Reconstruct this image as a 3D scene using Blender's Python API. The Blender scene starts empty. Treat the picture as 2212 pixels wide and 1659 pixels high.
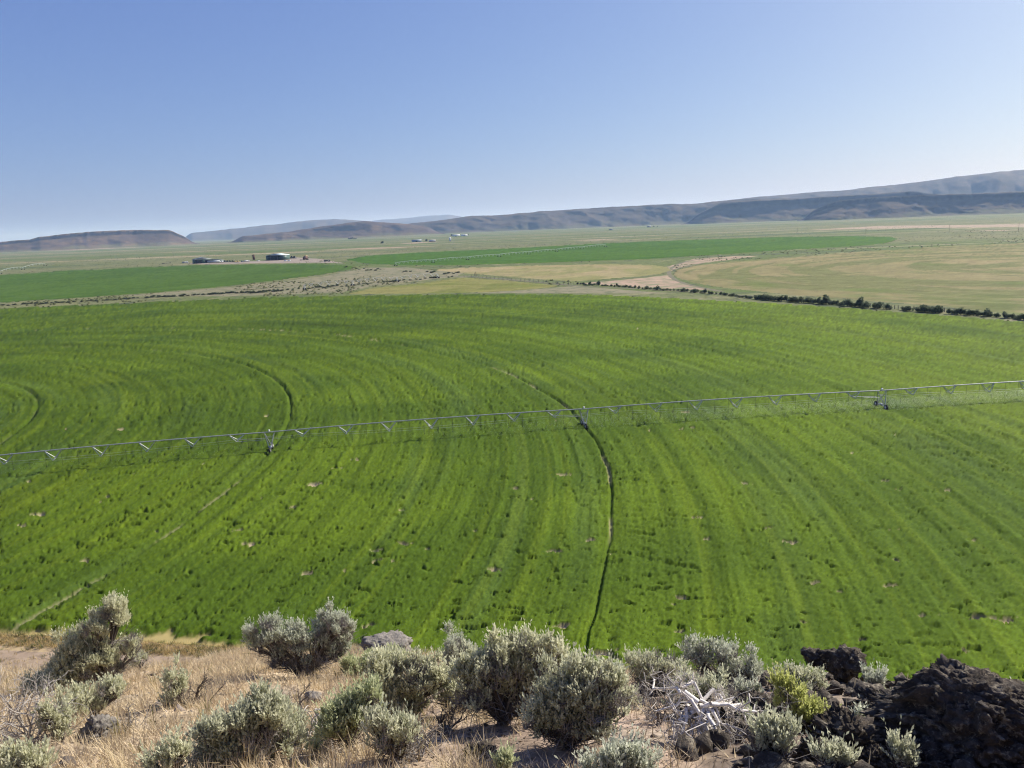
import bpy, bmesh, math, random
import numpy as np
from mathutils import Matrix

SC = bpy.context.scene
COL = SC.collection
rad = math.radians

# ------------------------------------------------------------------ camera, sky, sun, exposure
CAM_H = 42.0
PITCH, ROLL = 11.6, 2.3
FPX = 26 / 34.6 * 2212            # focal length in pixels of a 2212 px wide picture
_f = np.array([0, math.cos(rad(PITCH)), -math.sin(rad(PITCH))])
_r0 = np.array([1.0, 0, 0]); _u0 = np.cross(_r0, _f)
_r = math.cos(rad(ROLL)) * _r0 - math.sin(rad(ROLL)) * _u0
_u = math.cos(rad(ROLL)) * _u0 + math.sin(rad(ROLL)) * _r0
cd = bpy.data.cameras.new('camera'); cam = bpy.data.objects.new('camera', cd); COL.objects.link(cam)
cd.sensor_width = 34.6; cd.lens = 26; cd.clip_start = 0.1; cd.clip_end = 200000
M = Matrix.Identity(4)
for i in range(3):
    M[i][0], M[i][1], M[i][2] = _r[i], _u[i], -_f[i]
M[2][3] = CAM_H
cam.matrix_world = M
SC.camera = cam

SKY_POW = (.8, .78, .48); SKY_MUL = (1.06, 1.13, 2.38)
SUN_AZ, SUN_EL = 55.0, 35.0       # azimuth clockwise from +Y
w = bpy.data.worlds.new('World'); SC.world = w; w.use_nodes = True
nt = w.node_tree; nt.nodes.clear()
sky = nt.nodes.new('ShaderNodeTexSky'); sky.sky_type = 'NISHITA'; sky.sun_disc = False
sky.sun_elevation = rad(SUN_EL); sky.sun_rotation = rad(SUN_AZ)
sky.altitude = 1200; sky.air_density = 1.0; sky.dust_density = 4.0; sky.ozone_density = 6.0
bg = nt.nodes.new('ShaderNodeBackground'); bg.inputs['Strength'].default_value = 0.074
wo = nt.nodes.new('ShaderNodeOutputWorld')
sp = nt.nodes.new('ShaderNodeSeparateColor'); cb = nt.nodes.new('ShaderNodeCombineColor'); nt.links.new(sky.outputs[0], sp.inputs[0])
for i in range(3):                # soften the sky's contrast and set its hue
    pw = nt.nodes.new('ShaderNodeMath'); pw.operation = 'POWER'; pw.inputs[1].default_value = SKY_POW[i]; nt.links.new(sp.outputs[i], pw.inputs[0])
    ml = nt.nodes.new('ShaderNodeMath'); ml.operation = 'MULTIPLY'; ml.inputs[1].default_value = SKY_MUL[i]; nt.links.new(pw.outputs[0], ml.inputs[0])
    nt.links.new(ml.outputs[0], cb.inputs[i])
nt.links.new(cb.outputs[0], bg.inputs[0]); nt.links.new(bg.outputs[0], wo.inputs[0])
sd = np.array([math.sin(rad(SUN_AZ)) * math.cos(rad(SUN_EL)), math.cos(rad(SUN_AZ)) * math.cos(rad(SUN_EL)), math.sin(rad(SUN_EL))])
sl = bpy.data.lights.new('sun', 'SUN'); sl.energy = 4.6; sl.angle = rad(0.53); sl.color = (1.0, 0.95, 0.87)
so = bpy.data.objects.new('sun', sl); COL.objects.link(so)
so.rotation_euler = (rad(90 - SUN_EL), 0, rad(180 - SUN_AZ)); so.location = (100, 80, 200)
vs = SC.view_settings
vs.view_transform = 'Standard'; vs.look = 'None'; vs.exposure = 0.75; vs.gamma = 1; vs.use_curve_mapping = False
SC.cycles.use_denoising = True; SC.cycles.denoising_prefilter = 'FAST'
SC.cycles.filter_width = 1.15
SC.cycles.max_bounces = 6; SC.cycles.diffuse_bounces = 3; SC.cycles.volume_bounces = 1
SC.cycles.transparent_max_bounces = 8
HAZE_DENSITY = 4.3e-5; HAZE_COL = (.42, .63, 1.0, 1); HAZE_G = 0.15

# ------------------------------------------------------------------ helpers
rng = np.random.default_rng(7)
random.seed(7)

def ray(px, py):
    d = _r * ((px - 1106) / FPX) + _u * ((829.5 - py) / FPX) + _f
    return d / np.linalg.norm(d)

def G(px, py, z=0.0):
    """where the ray through a picture point meets the level z"""
    d = ray(px, py); t = (CAM_H - z) / -d[2]
    return np.array([d[0] * t, d[1] * t, z])

def _hash(ix, iy, iz, seed):
    with np.errstate(over='ignore'):
        h = ix.astype(np.int64) * 374761393 + iy.astype(np.int64) * 668265263 + iz.astype(np.int64) * 2147483647 + seed * 144665
        h = (h ^ (h >> 13)) * 1274126177
        h = (h ^ (h >> 16)) * 1911520717
        h = h ^ (h >> 15)
    return (h & 0xFFFFF).astype(np.float32) / float(0xFFFFF)

def vn2(x, y, seed=0):
    x = np.asarray(x, np.float64); y = np.asarray(y, np.float64)
    xi = np.floor(x); yi = np.floor(y); fx = x - xi; fy = y - yi
    fx = fx * fx * (3 - 2 * fx); fy = fy * fy * (3 - 2 * fy)
    z = np.zeros_like(xi)
    a = _hash(xi, yi, z, seed); b = _hash(xi + 1, yi, z, seed); c = _hash(xi, yi + 1, z, seed); d = _hash(xi + 1, yi + 1, z, seed)
    return (a + (b - a) * fx) * (1 - fy) + (c + (d - c) * fx) * fy

def fbm2(x, y, seed=0, octv=4, gain=0.5):
    s = 0; a = 1; n = 0
    for o in range(octv):
        s = s + a * vn2(np.asarray(x) * 2 ** o + o * 17.3, np.asarray(y) * 2 ** o - o * 9.1, seed + o); n += a; a *= gain
    return s / n

def vn3(p, seed=0):
    pi = np.floor(p); f = p - pi; f = f * f * (3 - 2 * f)
    out = 0
    for dx in (0, 1):
        for dy in (0, 1):
            for dz in (0, 1):
                wgt = (f[:, 0] if dx else 1 - f[:, 0]) * (f[:, 1] if dy else 1 - f[:, 1]) * (f[:, 2] if dz else 1 - f[:, 2])
                out = out + wgt * _hash(pi[:, 0] + dx, pi[:, 1] + dy, pi[:, 2] + dz, seed)
    return out

def fbm3(p, seed=0, octv=4, gain=0.5):
    s = 0; a = 1; n = 0
    for o in range(octv):
        s = s + a * vn3(p * 2 ** o + o * 7.7, seed + o); n += a; a *= gain
    return s / n

def smooth(a, b, x):
    t = np.clip((x - a) / (b - a), 0, 1); return t * t * (3 - 2 * t)

def lerp(a, b, t):
    return a + (b - a) * t

def mesh_from(name, V, F, mat=None, parent=None, col=None, smooth_shade=False, loc=None):
    """F: (n,3) or (n,4) int array, or a list of several such arrays"""
    me = bpy.data.meshes.new(name)
    Fs = F if isinstance(F, list) else [F]
    V = np.asarray(V, np.float32)
    loops = np.concatenate([np.asarray(f).ravel() for f in Fs]).astype(np.int32)
    tot = np.concatenate([np.full(len(f), f.shape[1]) for f in Fs]).astype(np.int32)
    start = np.concatenate([[0], np.cumsum(tot)[:-1]]).astype(np.int32)
    me.vertices.add(len(V)); me.vertices.foreach_set('co', V.ravel())
    me.loops.add(len(loops)); me.loops.foreach_set('vertex_index', loops)
    me.polygons.add(len(tot)); me.polygons.foreach_set('loop_start', start); me.polygons.foreach_set('loop_total', tot)
    if smooth_shade:
        me.polygons.foreach_set('use_smooth', np.ones(len(tot), bool))
    me.update(calc_edges=True)
    if col is not None:
        a = me.attributes.new('tint', 'FLOAT_COLOR', 'POINT')
        c = np.ones((len(V), 4), np.float32); c[:, :3] = col
        a.data.foreach_set('color', c.ravel())
    if mat: me.materials.append(mat)
    o = bpy.data.objects.new(name, me); COL.objects.link(o)
    if parent: o.parent = parent
    if loc is not None: o.location = loc
    return o

def thing(name, label, cat, loc=(0, 0, 0), rotz=0, group=None):
    o = bpy.data.objects.new(name, None); COL.objects.link(o)
    o.empty_display_size = 0.2
    o.location = loc; o.rotation_euler = (0, 0, rotz); o['label'] = label; o['category'] = cat
    if group: o['group'] = group
    return o

def kind(o, k, label=None, cat=None):
    o['kind'] = k
    if label: o['label'] = label
    if cat: o['category'] = cat
    return o

def dup(o, parent=None):
    c = o.copy(); COL.objects.link(c)
    if parent: c.parent = parent
    for ch in list(o.children): dup(ch, c)
    return c

class MB:
    """collects boxes, bars and tubes into one mesh"""
    def __init__(s): s.V = []; s.F4 = []; s.F3 = []; s.n = 0; s.C = []
    def add(s, V, F4=None, F3=None, col=None):
        V = np.asarray(V, float).reshape(-1, 3)
        if F4 is not None and len(F4): s.F4.append(np.asarray(F4) + s.n)
        if F3 is not None and len(F3): s.F3.append(np.asarray(F3) + s.n)
        s.V.append(V); s.n += len(V)
        if col is not None: s.C.append(np.broadcast_to(np.asarray(col, float), (len(V), 3)))
    def box(s, c, size, rotz=0.0):
        c = np.asarray(c, float); h = np.asarray(size, float) / 2
        v = np.array([[x, y, z] for z in (-1, 1) for x, y in ((-1, -1), (1, -1), (1, 1), (-1, 1))]) * h
        ca, sa = math.cos(rotz), math.sin(rotz)
        v = np.stack([v[:, 0] * ca - v[:, 1] * sa, v[:, 0] * sa + v[:, 1] * ca, v[:, 2]], 1) + c
        s.add(v, [[3, 2, 1, 0], [4, 5, 6, 7], [0, 1, 5, 4], [1, 2, 6, 5], [2, 3, 7, 6], [3, 0, 4, 7]]); return s
    def seg(s, P0, P1, r0, r1, sides=5, col=None):
        """many tapered tubes at once, P0,P1 (n,3)"""
        P0 = np.atleast_2d(np.asarray(P0, float)); P1 = np.atleast_2d(np.asarray(P1, float)); n = len(P0)
        r0 = np.broadcast_to(np.asarray(r0, float), (n,)); r1 = np.broadcast_to(np.asarray(r1, float), (n,))
        d = P1 - P0; d = d / (np.linalg.norm(d, axis=1, keepdims=True) + 1e-9)
        ref = np.where(np.abs(d[:, 2:3]) > 0.9, np.array([[1.0, 0, 0]]), np.array([[0, 0, 1.0]]))
        a = np.cross(d, ref); a /= np.linalg.norm(a, axis=1, keepdims=True) + 1e-9; b = np.cross(d, a)
        an = np.arange(sides) * 2 * np.pi / sides
        ring = np.cos(an)[None, :, None] * a[:, None] + np.sin(an)[None, :, None] * b[:, None]
        V = np.concatenate([P0[:, None] + ring * r0[:, None, None], P1[:, None] + ring * r1[:, None, None]], 1).reshape(-1, 3)
        i = np.arange(sides); j = (i + 1) % sides
        q = np.stack([j, i, i + sides, j + sides], 1)
        F = (np.arange(n)[:, None, None] * 2 * sides + q[None]).reshape(-1, 4)
        if col is not None: col = np.repeat(np.broadcast_to(np.asarray(col, float), (n, 3)), 2 * sides, 0)
        s.add(V, F, None, col); return s
    def path(s, pts, radii, sides=6, col=None):
        pts = np.asarray(pts, float); radii = np.broadcast_to(np.asarray(radii, float), (len(pts),))
        return s.seg(pts[:-1], pts[1:], radii[:-1], radii[1:], sides, col)
    def disc(s, c, axis, r, wdt, sides=14):
        """a closed short cylinder (wheel)"""
        c = np.asarray(c, float); ax = np.asarray(axis, float); ax = ax / np.linalg.norm(ax)
        a = np.cross(ax, [0, 0, 1.0]) if abs(ax[2]) < 0.9 else np.array([1.0, 0, 0]); a /= np.linalg.norm(a); b = np.cross(ax, a)
        an = np.arange(sides) * 2 * np.pi / sides
        ring = (np.cos(an)[:, None] * a + np.sin(an)[:, None] * b) * r
        V = np.concatenate([c + ring - ax * wdt / 2, c + ring + ax * wdt / 2, [c - ax * wdt / 2, c + ax * wdt / 2]])
        i = np.arange(sides); j = (i + 1) % sides
        s.add(V, np.stack([i, j, j + sides, i + sides], 1),
              np.concatenate([np.stack([j, i, np.full(sides, 2 * sides)], 1), np.stack([i + sides, j + sides, np.full(sides, 2 * sides + 1)], 1)])); return s
    def prism(s, prof, y0, y1):
        """profile of (x,z) points swept along y"""
        p = np.asarray(prof, float); n = len(p)
        V = np.concatenate([np.c_[p[:, 0], np.full(n, y0), p[:, 1]], np.c_[p[:, 0], np.full(n, y1), p[:, 1]]])
        i = np.arange(n); j = (i + 1) % n
        tri = [[0, k, k + 1] for k in range(1, n - 1)]
        tri2 = [[n, n + k + 1, n + k] for k in range(1, n - 1)]
        s.add(V, np.stack([j, i, i + n, j + n], 1), np.array(tri + tri2)); return s
    def build(s, name, mat, parent=None, smooth_shade=False, loc=None):
        F = []
        if s.F4: F.append(np.concatenate(s.F4))
        if s.F3: F.append(np.concatenate(s.F3))
        return mesh_from(name, np.concatenate(s.V), F, mat, parent, np.concatenate(s.C) if s.C else None, smooth_shade, loc)

# ------------------------------------------------------------------ materials
def mat_new(name):
    m = bpy.data.materials.new(name); m.use_nodes = True
    return m, m.node_tree, m.node_tree.nodes['Principled BSDF']

def N(t, typ, **kw):
    n = t.nodes.new(typ)
    for k, v in kw.items():
        if k in n.inputs: n.inputs[k].default_value = v
        else: setattr(n, k, v)
    return n

def noise_mat(name, c1, c2, scale, rough=0.9, detail=4, bump=0.0, bscale=None, lo=0.35, hi=0.65, stretch=None, c3=None, s3=None, lo3=.5, hi3=.62, metal=0.0, spec=0.3):
    m, t, b = mat_new(name)
    tc = N(t, 'ShaderNodeTexCoord'); vec = tc.outputs['Object']
    if stretch:
        mp = N(t, 'ShaderNodeMapping'); mp.inputs['Scale'].default_value = stretch; t.links.new(vec, mp.inputs[0]); vec = mp.outputs[0]
    n = N(t, 'ShaderNodeTexNoise', Scale=scale, Detail=detail, Roughness=0.6); t.links.new(vec, n.inputs['Vector'])
    r = N(t, 'ShaderNodeValToRGB'); r.color_ramp.elements[0].position = lo; r.color_ramp.elements[1].position = hi
    r.color_ramp.elements[0].color = (*c1, 1); r.color_ramp.elements[1].color = (*c2, 1)
    t.links.new(n.outputs[0], r.inputs[0]); out = r.outputs[0]
    if c3:
        n3 = N(t, 'ShaderNodeTexNoise', Scale=s3, Detail=5, Roughness=0.65); t.links.new(vec, n3.inputs['Vector'])
        mr = N(t, 'ShaderNodeMapRange'); mr.inputs[1].default_value = lo3; mr.inputs[2].default_value = hi3; t.links.new(n3.outputs[0], mr.inputs[0])
        mx = N(t, 'ShaderNodeMix', data_type='RGBA'); t.links.new(mr.outputs[0], mx.inputs[0]); t.links.new(out, mx.inputs[6]); mx.inputs[7].default_value = (*c3, 1)
        out = mx.outputs[2]
    t.links.new(out, b.inputs['Base Color'])
    b.inputs['Roughness'].default_value = rough; b.inputs['Metallic'].default_value = metal; b.inputs['Specular IOR Level'].default_value = spec
    if bump:
        n2 = N(t, 'ShaderNodeTexNoise', Scale=bscale or scale * 4, Detail=6, Roughness=0.65); t.links.new(vec, n2.inputs['Vector'])
        bp = N(t, 'ShaderNodeBump', Strength=bump, Distance=0.05); t.links.new(n2.outputs[0], bp.inputs['Height']); t.links.new(bp.outputs[0], b.inputs['Normal'])
    return m

def tint_mat(name, rough=0.85, transl=0.0, spec=0.2, gain=1.0, nscale=0, namp=0.0, bump=0, bscale=0, bdist=0):
    """base colour from the mesh's own plant/soil colour attribute, with procedural grain"""
    m, t, b = mat_new(name)
    a = N(t, 'ShaderNodeAttribute', attribute_name='tint'); out = a.outputs['Color']
    if nscale:
        tc = N(t, 'ShaderNodeTexCoord'); n = N(t, 'ShaderNodeTexNoise', Scale=nscale, Detail=5, Roughness=0.7); t.links.new(tc.outputs['Object'], n.inputs['Vector'])
        mr = N(t, 'ShaderNodeMapRange'); mr.inputs[1].default_value = .25; mr.inputs[2].default_value = .75; mr.inputs[3].default_value = 1 - namp; mr.inputs[4].default_value = 1 + namp
        t.links.new(n.outputs[0], mr.inputs[0])
        mx = N(t, 'ShaderNodeMix', data_type='RGBA', blend_type='MULTIPLY'); mx.inputs[0].default_value = 1
        t.links.new(out, mx.inputs[6]); t.links.new(mr.outputs[0], mx.inputs[7]); out = mx.outputs[2]
    t.links.new(out, b.inputs['Base Color']); b.inputs['Roughness'].default_value = rough; b.inputs['Specular IOR Level'].default_value = spec
    if bump:
        nb = N(t, 'ShaderNodeTexNoise', Scale=bscale, Detail=7, Roughness=0.7); t.links.new(tc.outputs['Object'], nb.inputs['Vector'])
        bp = N(t, 'ShaderNodeBump', Strength=bump, Distance=bdist); t.links.new(nb.outputs[0], bp.inputs['Height']); t.links.new(bp.outputs[0], b.inputs['Normal'])
    if transl:
        tr = N(t, 'ShaderNodeBsdfTranslucent'); t.links.new(out, tr.inputs[0])
        ms = N(t, 'ShaderNodeMixShader'); ms.inputs[0].default_value = transl
        t.links.new(b.outputs[0], ms.inputs[1]); t.links.new(tr.outputs[0], ms.inputs[2])
        t.links.new(ms.outputs[0], t.nodes['Material Output'].inputs[0])
    return m

MT = {}
MT['leaf'] = tint_mat('sage_leaf', 0.7, 0.48)
MT['bark'] = tint_mat('weathered_wood', 0.9, nscale=30, namp=.35)
MT['grass'] = tint_mat('dry_grass', 0.8, 0.3)
MT['crop'] = tint_mat('crop_canopy', 0.9, 0.0, 0.04)
MT['crop_leaf'] = tint_mat('crop_leaf', 0.85, 0.5, 0.05)
MT['track'] = noise_mat('track_soil', (.10, .098, .05), (.16, .14, .08), .2, .95, 5)
MT['tree'] = tint_mat('shrub_leaf', 0.8, 0.4)
MT['hill'] = tint_mat('hill_soil', 0.95, 0, 0.05, nscale=0.02, namp=.16, bump=.55, bscale=.014, bdist=22)
MT['soil'] = tint_mat('hillside_soil', 0.95, 0, 0.1, nscale=9, namp=.4)
MT['rock'] = noise_mat('basalt', (.038, .031, .025), (.125, .102, .08), 9, 0.95, 8, 1.0, 30, c3=(.3, .26, .19), s3=15, lo3=.54, hi3=.64)
MT['rock_pale'] = noise_mat('lichen_rock', (.16, .145, .125), (.3, .27, .23), 8, 0.95, 6, .8, 25, c3=(.07, .06, .055), s3=7, lo3=.55, hi3=.7)
MT['galv'] = noise_mat('galvanised_steel', (.30, .32, .31), (.44, .46, .45), 3, .5, metal=.35, spec=.5)
MT['truss_steel'] = noise_mat('truss_steel', (.38, .4, .38), (.5, .52, .5), 3, .45, metal=.2, spec=.5)
MT['pale_steel'] = noise_mat('pale_steel', (.28, .32, .29), (.38, .42, .38), 3, .6)
MT['tyre'] = noise_mat('tyre_rubber', (.012, .012, .012), (.03, .03, .03), 5, .8)
MT['hose'] = noise_mat('black_hose', (.02, .02, .02), (.035, .035, .035), 5, .6)
MT['bluegrey'] = noise_mat('painted_gear', (.2, .23, .27), (.3, .33, .36), 4, .5)
MT['white'] = noise_mat('white_paint', (.72, .72, .7), (.82, .82, .8), 1, .45)
MT['green_steel'] = noise_mat('green_cladding', (.05, .095, .08), (.065, .115, .095), .3, .5)
MT['green_dark'] = noise_mat('dark_green_cladding', (.03, .05, .045), (.04, .065, .055), .3, .5)
MT['roof_white'] = noise_mat('pale_roof_steel', (.62, .72, .68), (.7, .78, .74), .4, .4)
MT['roof_grey'] = noise_mat('grey_roof_steel', (.16, .19, .2), (.2, .23, .24), .4, .5)
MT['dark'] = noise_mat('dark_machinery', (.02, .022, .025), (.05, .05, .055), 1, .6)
MT['rust'] = noise_mat('rusty_steel', (.12, .065, .045), (.18, .1, .07), 1, .8)
MT['yellow'] = noise_mat('yellow_paint', (.45, .31, .1), (.52, .38, .15), 1, .5)
MT['greygreen'] = noise_mat('grey_paint', (.25, .3, .33), (.32, .37, .4), 1, .5)
MT['glass'] = noise_mat('dark_glass', (.02, .025, .03), (.03, .035, .04), 1, .15)
MT['wood'] = noise_mat('grey_timber', (.12, .1, .085), (.2, .17, .14), 2, .9)
MT['dirt'] = noise_mat('road_dirt', (.27, .2, .14), (.38, .29, .2), .25, .95, 6, stretch=(1, 1, 1), c3=(.19, .14, .09), s3=.9, lo3=.52, hi3=.68)
MT['yard'] = noise_mat('yard_dirt', (.22, .18, .14), (.31, .25, .19), .05, .95, 5)
MT['strip'] = noise_mat('strip_soil', (.165, .155, .08), (.235, .2, .115), .05, .95, 6, c3=(.11, .12, .05), s3=.12, lo3=.5, hi3=.6)
MT['pink'] = noise_mat('bare_soil', (.29, .2, .13), (.40, .275, .185), .03, .95, 6, c3=(.17, .17, .08), s3=.09, lo3=.46, hi3=.6)
m, t, b = mat_new('water_drop'); MT['drop'] = m
b.inputs['Base Color'].default_value = (.8, .84, .88, 1); b.inputs['Roughness'].default_value = .3
tr = N(t, 'ShaderNodeBsdfTranslucent'); tr.inputs[0].default_value = (.85, .88, .9, 1)
ms = N(t, 'ShaderNodeMixShader'); ms.inputs[0].default_value = .5
t.links.new(b.outputs[0], ms.inputs[1]); t.links.new(tr.outputs[0], ms.inputs[2]); t.links.new(ms.outputs[0], t.nodes['Material Output'].inputs[0])

# ------------------------------------------------------------------ the plain
def plain_mat():
    m, t, b = mat_new('sage_plain')
    tc = N(t, 'ShaderNodeTexCoord')
    def nz(scale, st, det=5, ro=.6):
        mp = N(t, 'ShaderNodeMapping'); mp.inputs['Scale'].default_value = st; t.links.new(tc.outputs['Object'], mp.inputs[0])
        n = N(t, 'ShaderNodeTexNoise', Scale=scale, Detail=det, Roughness=ro); t.links.new(mp.outputs[0], n.inputs['Vector']); return n.outputs[0]
    def rng_(v, a, b_):
        mr = N(t, 'ShaderNodeMapRange'); mr.inputs[1].default_value = a; mr.inputs[2].default_value = b_; t.links.new(v, mr.inputs[0]); return mr.outputs[0]
    def mix(f, a, b_):
        mx = N(t, 'ShaderNodeMix', data_type='RGBA'); t.links.new(f, mx.inputs[0])
        for s, k in ((a, 6), (b_, 7)):
            if isinstance(s, tuple): mx.inputs[k].default_value = (*s, 1)
            else: t.links.new(s, mx.inputs[k])
        return mx.outputs[2]
    c = mix(rng_(nz(.004, (1, 1.6, 1)), .4, .6), (.135, .15, .058), (.185, .182, .085))
    c = mix(rng_(nz(.0011, (.35, 1.5, 1)), .5, .56), c, (.10, .14, .035))
    c = mix(rng_(nz(.0016, (.4, 2.2, 1), 6, .7), .58, .63), c, (.34, .28, .17))
    c = mix(rng_(nz(.16, (1, 1, 1), 4, .7), .52, .62), c, (.08, .095, .035))
    c = mix(rng_(nz(.03, (1, .6, 1), 5, .75), .57, .68), c, (.27, .235, .135))
    c = mix(rng_(nz(.055, (1, .35, 1), 5, .8), .55, .62), c, (.075, .09, .045))
    c = mix(rng_(nz(.0028, (.12, 1.6, 1), 5, .7), .57, .6), c, (.09, .115, .05))
    c = mix(rng_(nz(.0021, (.1, 2.0, 1), 5, .7), .6, .63), c, (.29, .25, .16))
    t.links.new(c, b.inputs['Base Color']); b.inputs['Roughness'].default_value = .95; b.inputs['Specular IOR Level'].default_value = .1
    n2 = nz(.4, (1, 1, 1), 5, .7); bp = N(t, 'ShaderNodeBump', Strength=.6, Distance=.8); t.links.new(n2, bp.inputs['Height']); t.links.new(bp.outputs[0], b.inputs['Normal'])
    return m
MT['plain'] = plain_mat()
xs = np.concatenate([-np.geomspace(36000, 500, 24), np.linspace(-400, 400, 9), np.geomspace(500, 36000, 24)])
ys = np.concatenate([np.linspace(-3000, 0, 6), np.geomspace(100, 36000, 40)])
X, Y = np.meshgrid(xs, ys); nx, ny = len(xs), len(ys)
idx = np.arange(nx * ny).reshape(ny, nx)
quads = np.stack([idx[:-1, :-1], idx[:-1, 1:], idx[1:, 1:], idx[1:, :-1]], -1).reshape(-1, 4)
kind(mesh_from('ground', np.c_[X.ravel(), Y.ravel(), np.zeros(nx * ny)], quads, MT['plain']), 'structure',
     'flat olive sagebrush plain spreading to the hills')

# ------------------------------------------------------------------ crops
def inside(poly, x, y):
    c = np.zeros(x.shape, bool); n = len(poly)
    for i in range(n):
        x0, y0 = poly[i][:2]; x1, y1 = poly[(i + 1) % n][:2]
        if y0 == y1: continue
        c ^= ((y0 > y) != (y1 > y)) & (x < (x1 - x0) * (y - y0) / (y1 - y0) + x0)
    return c

def crop(name, poly, daz, ddep, fun, label, lift=0.0):
    poly = np.array([p[:2] for p in poly]); az = np.arctan2(poly[:, 0], poly[:, 1]); dd = np.hypot(poly[:, 0], poly[:, 1])
    dep = np.arctan(CAM_H / dd)
    A = np.arange(az.min(), az.max() + daz, daz); D = np.arange(dep.min() * .98, dep.max() + ddep, ddep)
    AA, DD = np.meshgrid(A, D); jit = rng.uniform(-.3, .3, (2, *AA.shape))
    AA = AA + jit[0] * daz; DD = DD + jit[1] * ddep
    R = CAM_H / np.tan(DD); x = R * np.sin(AA); y = R * np.cos(AA)
    nx, ny = len(A), len(D); idx = np.arange(nx * ny).reshape(ny, nx)
    keep = inside(poly, x, y)
    q = np.stack([idx[:-1, :-1], idx[1:, :-1], idx[1:, 1:], idx[:-1, 1:]], -1).reshape(-1, 4)
    k = keep.ravel(); q = q[k[q].all(1)]
    used = np.zeros(nx * ny, bool); used[q.ravel()] = True
    cnt = np.bincount(q.ravel(), minlength=nx * ny)
    remap = np.cumsum(used) - 1
    x = x.ravel()[used]; y = y.ravel()[used]; q = remap[q]; edge = cnt[used] < 4
    z, col = fun(x, y)
    z = np.where(edge, 0.0, z) + lift
    # faces seen from above: make sure they point up
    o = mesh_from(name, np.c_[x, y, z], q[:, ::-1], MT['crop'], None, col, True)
    v = o.data.polygons[0].normal.z
    if v < 0: o.data.flip_normals()
    return kind(o, 'stuff', label, 'crop')

PIVOT = np.array([-5.67, 3.21]) * CAM_H
TOWERS = [G(586, 975), G(1262, 923), G(1903, 882)]
TOWERS = [2 * TOWERS[0] - TOWERS[1] + np.array([3, -4.0, 0])] + TOWERS + [2 * TOWERS[2] - TOWERS[1] + np.array([0, -1.5, 0])]
T2PX = [(960, 768), (1020, 782), (1090, 807), (1160, 842), (1230, 887), (1262, 923), (1290, 960), (1310, 1010), (1322, 1070), (1318, 1140), (1300, 1260), (1275, 1360), (1255, 1440), (1230, 1520)]
_t2 = np.array([G(*p)[:2] - PIVOT for p in T2PX]); T2_TH = np.arctan2(_t2[:, 1], _t2[:, 0]); T2_R = np.hypot(_t2[:, 0], _t2[:, 1]); _o = np.argsort(T2_TH); T2_TH = T2_TH[_o]; T2_R = T2_R[_o]
TRACK_R = [math.hypot(*(p[:2] - PIVOT)) for p in TOWERS]

GRN = np.array([.062, .104, .010]); MID = np.array([.09, .14, .011]); YEL = np.array([.132, .175, .012]); SOIL = np.array([.42, .345, .215]); BLU = np.array([.066, .108, .03])
BARE = [(190, 1217), (770, 998), (1218, 1030), (695, 1088), (540, 1180), (1195, 1197), (920, 1193), (825, 1218), (750, 1237), (1062, 1237), (1375, 712), (1305, 1443), (1318, 1432),
        (2125, 1342), (2040, 1065), (1925, 1270), (1110, 1062), (680, 1050), (80, 1117), (640, 1365), (1300, 1418), (570, 1058), (1480, 895), (875, 1180), (1925, 1150), (2020, 1340), (665, 1245)]
BARE = [(G(a, b), random.uniform(.3, .8)) for a, b in BARE] + [(G(random.uniform(0, 2212), random.uniform(900, 1420)), random.uniform(.1, .35)) for _ in range(60)]

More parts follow.
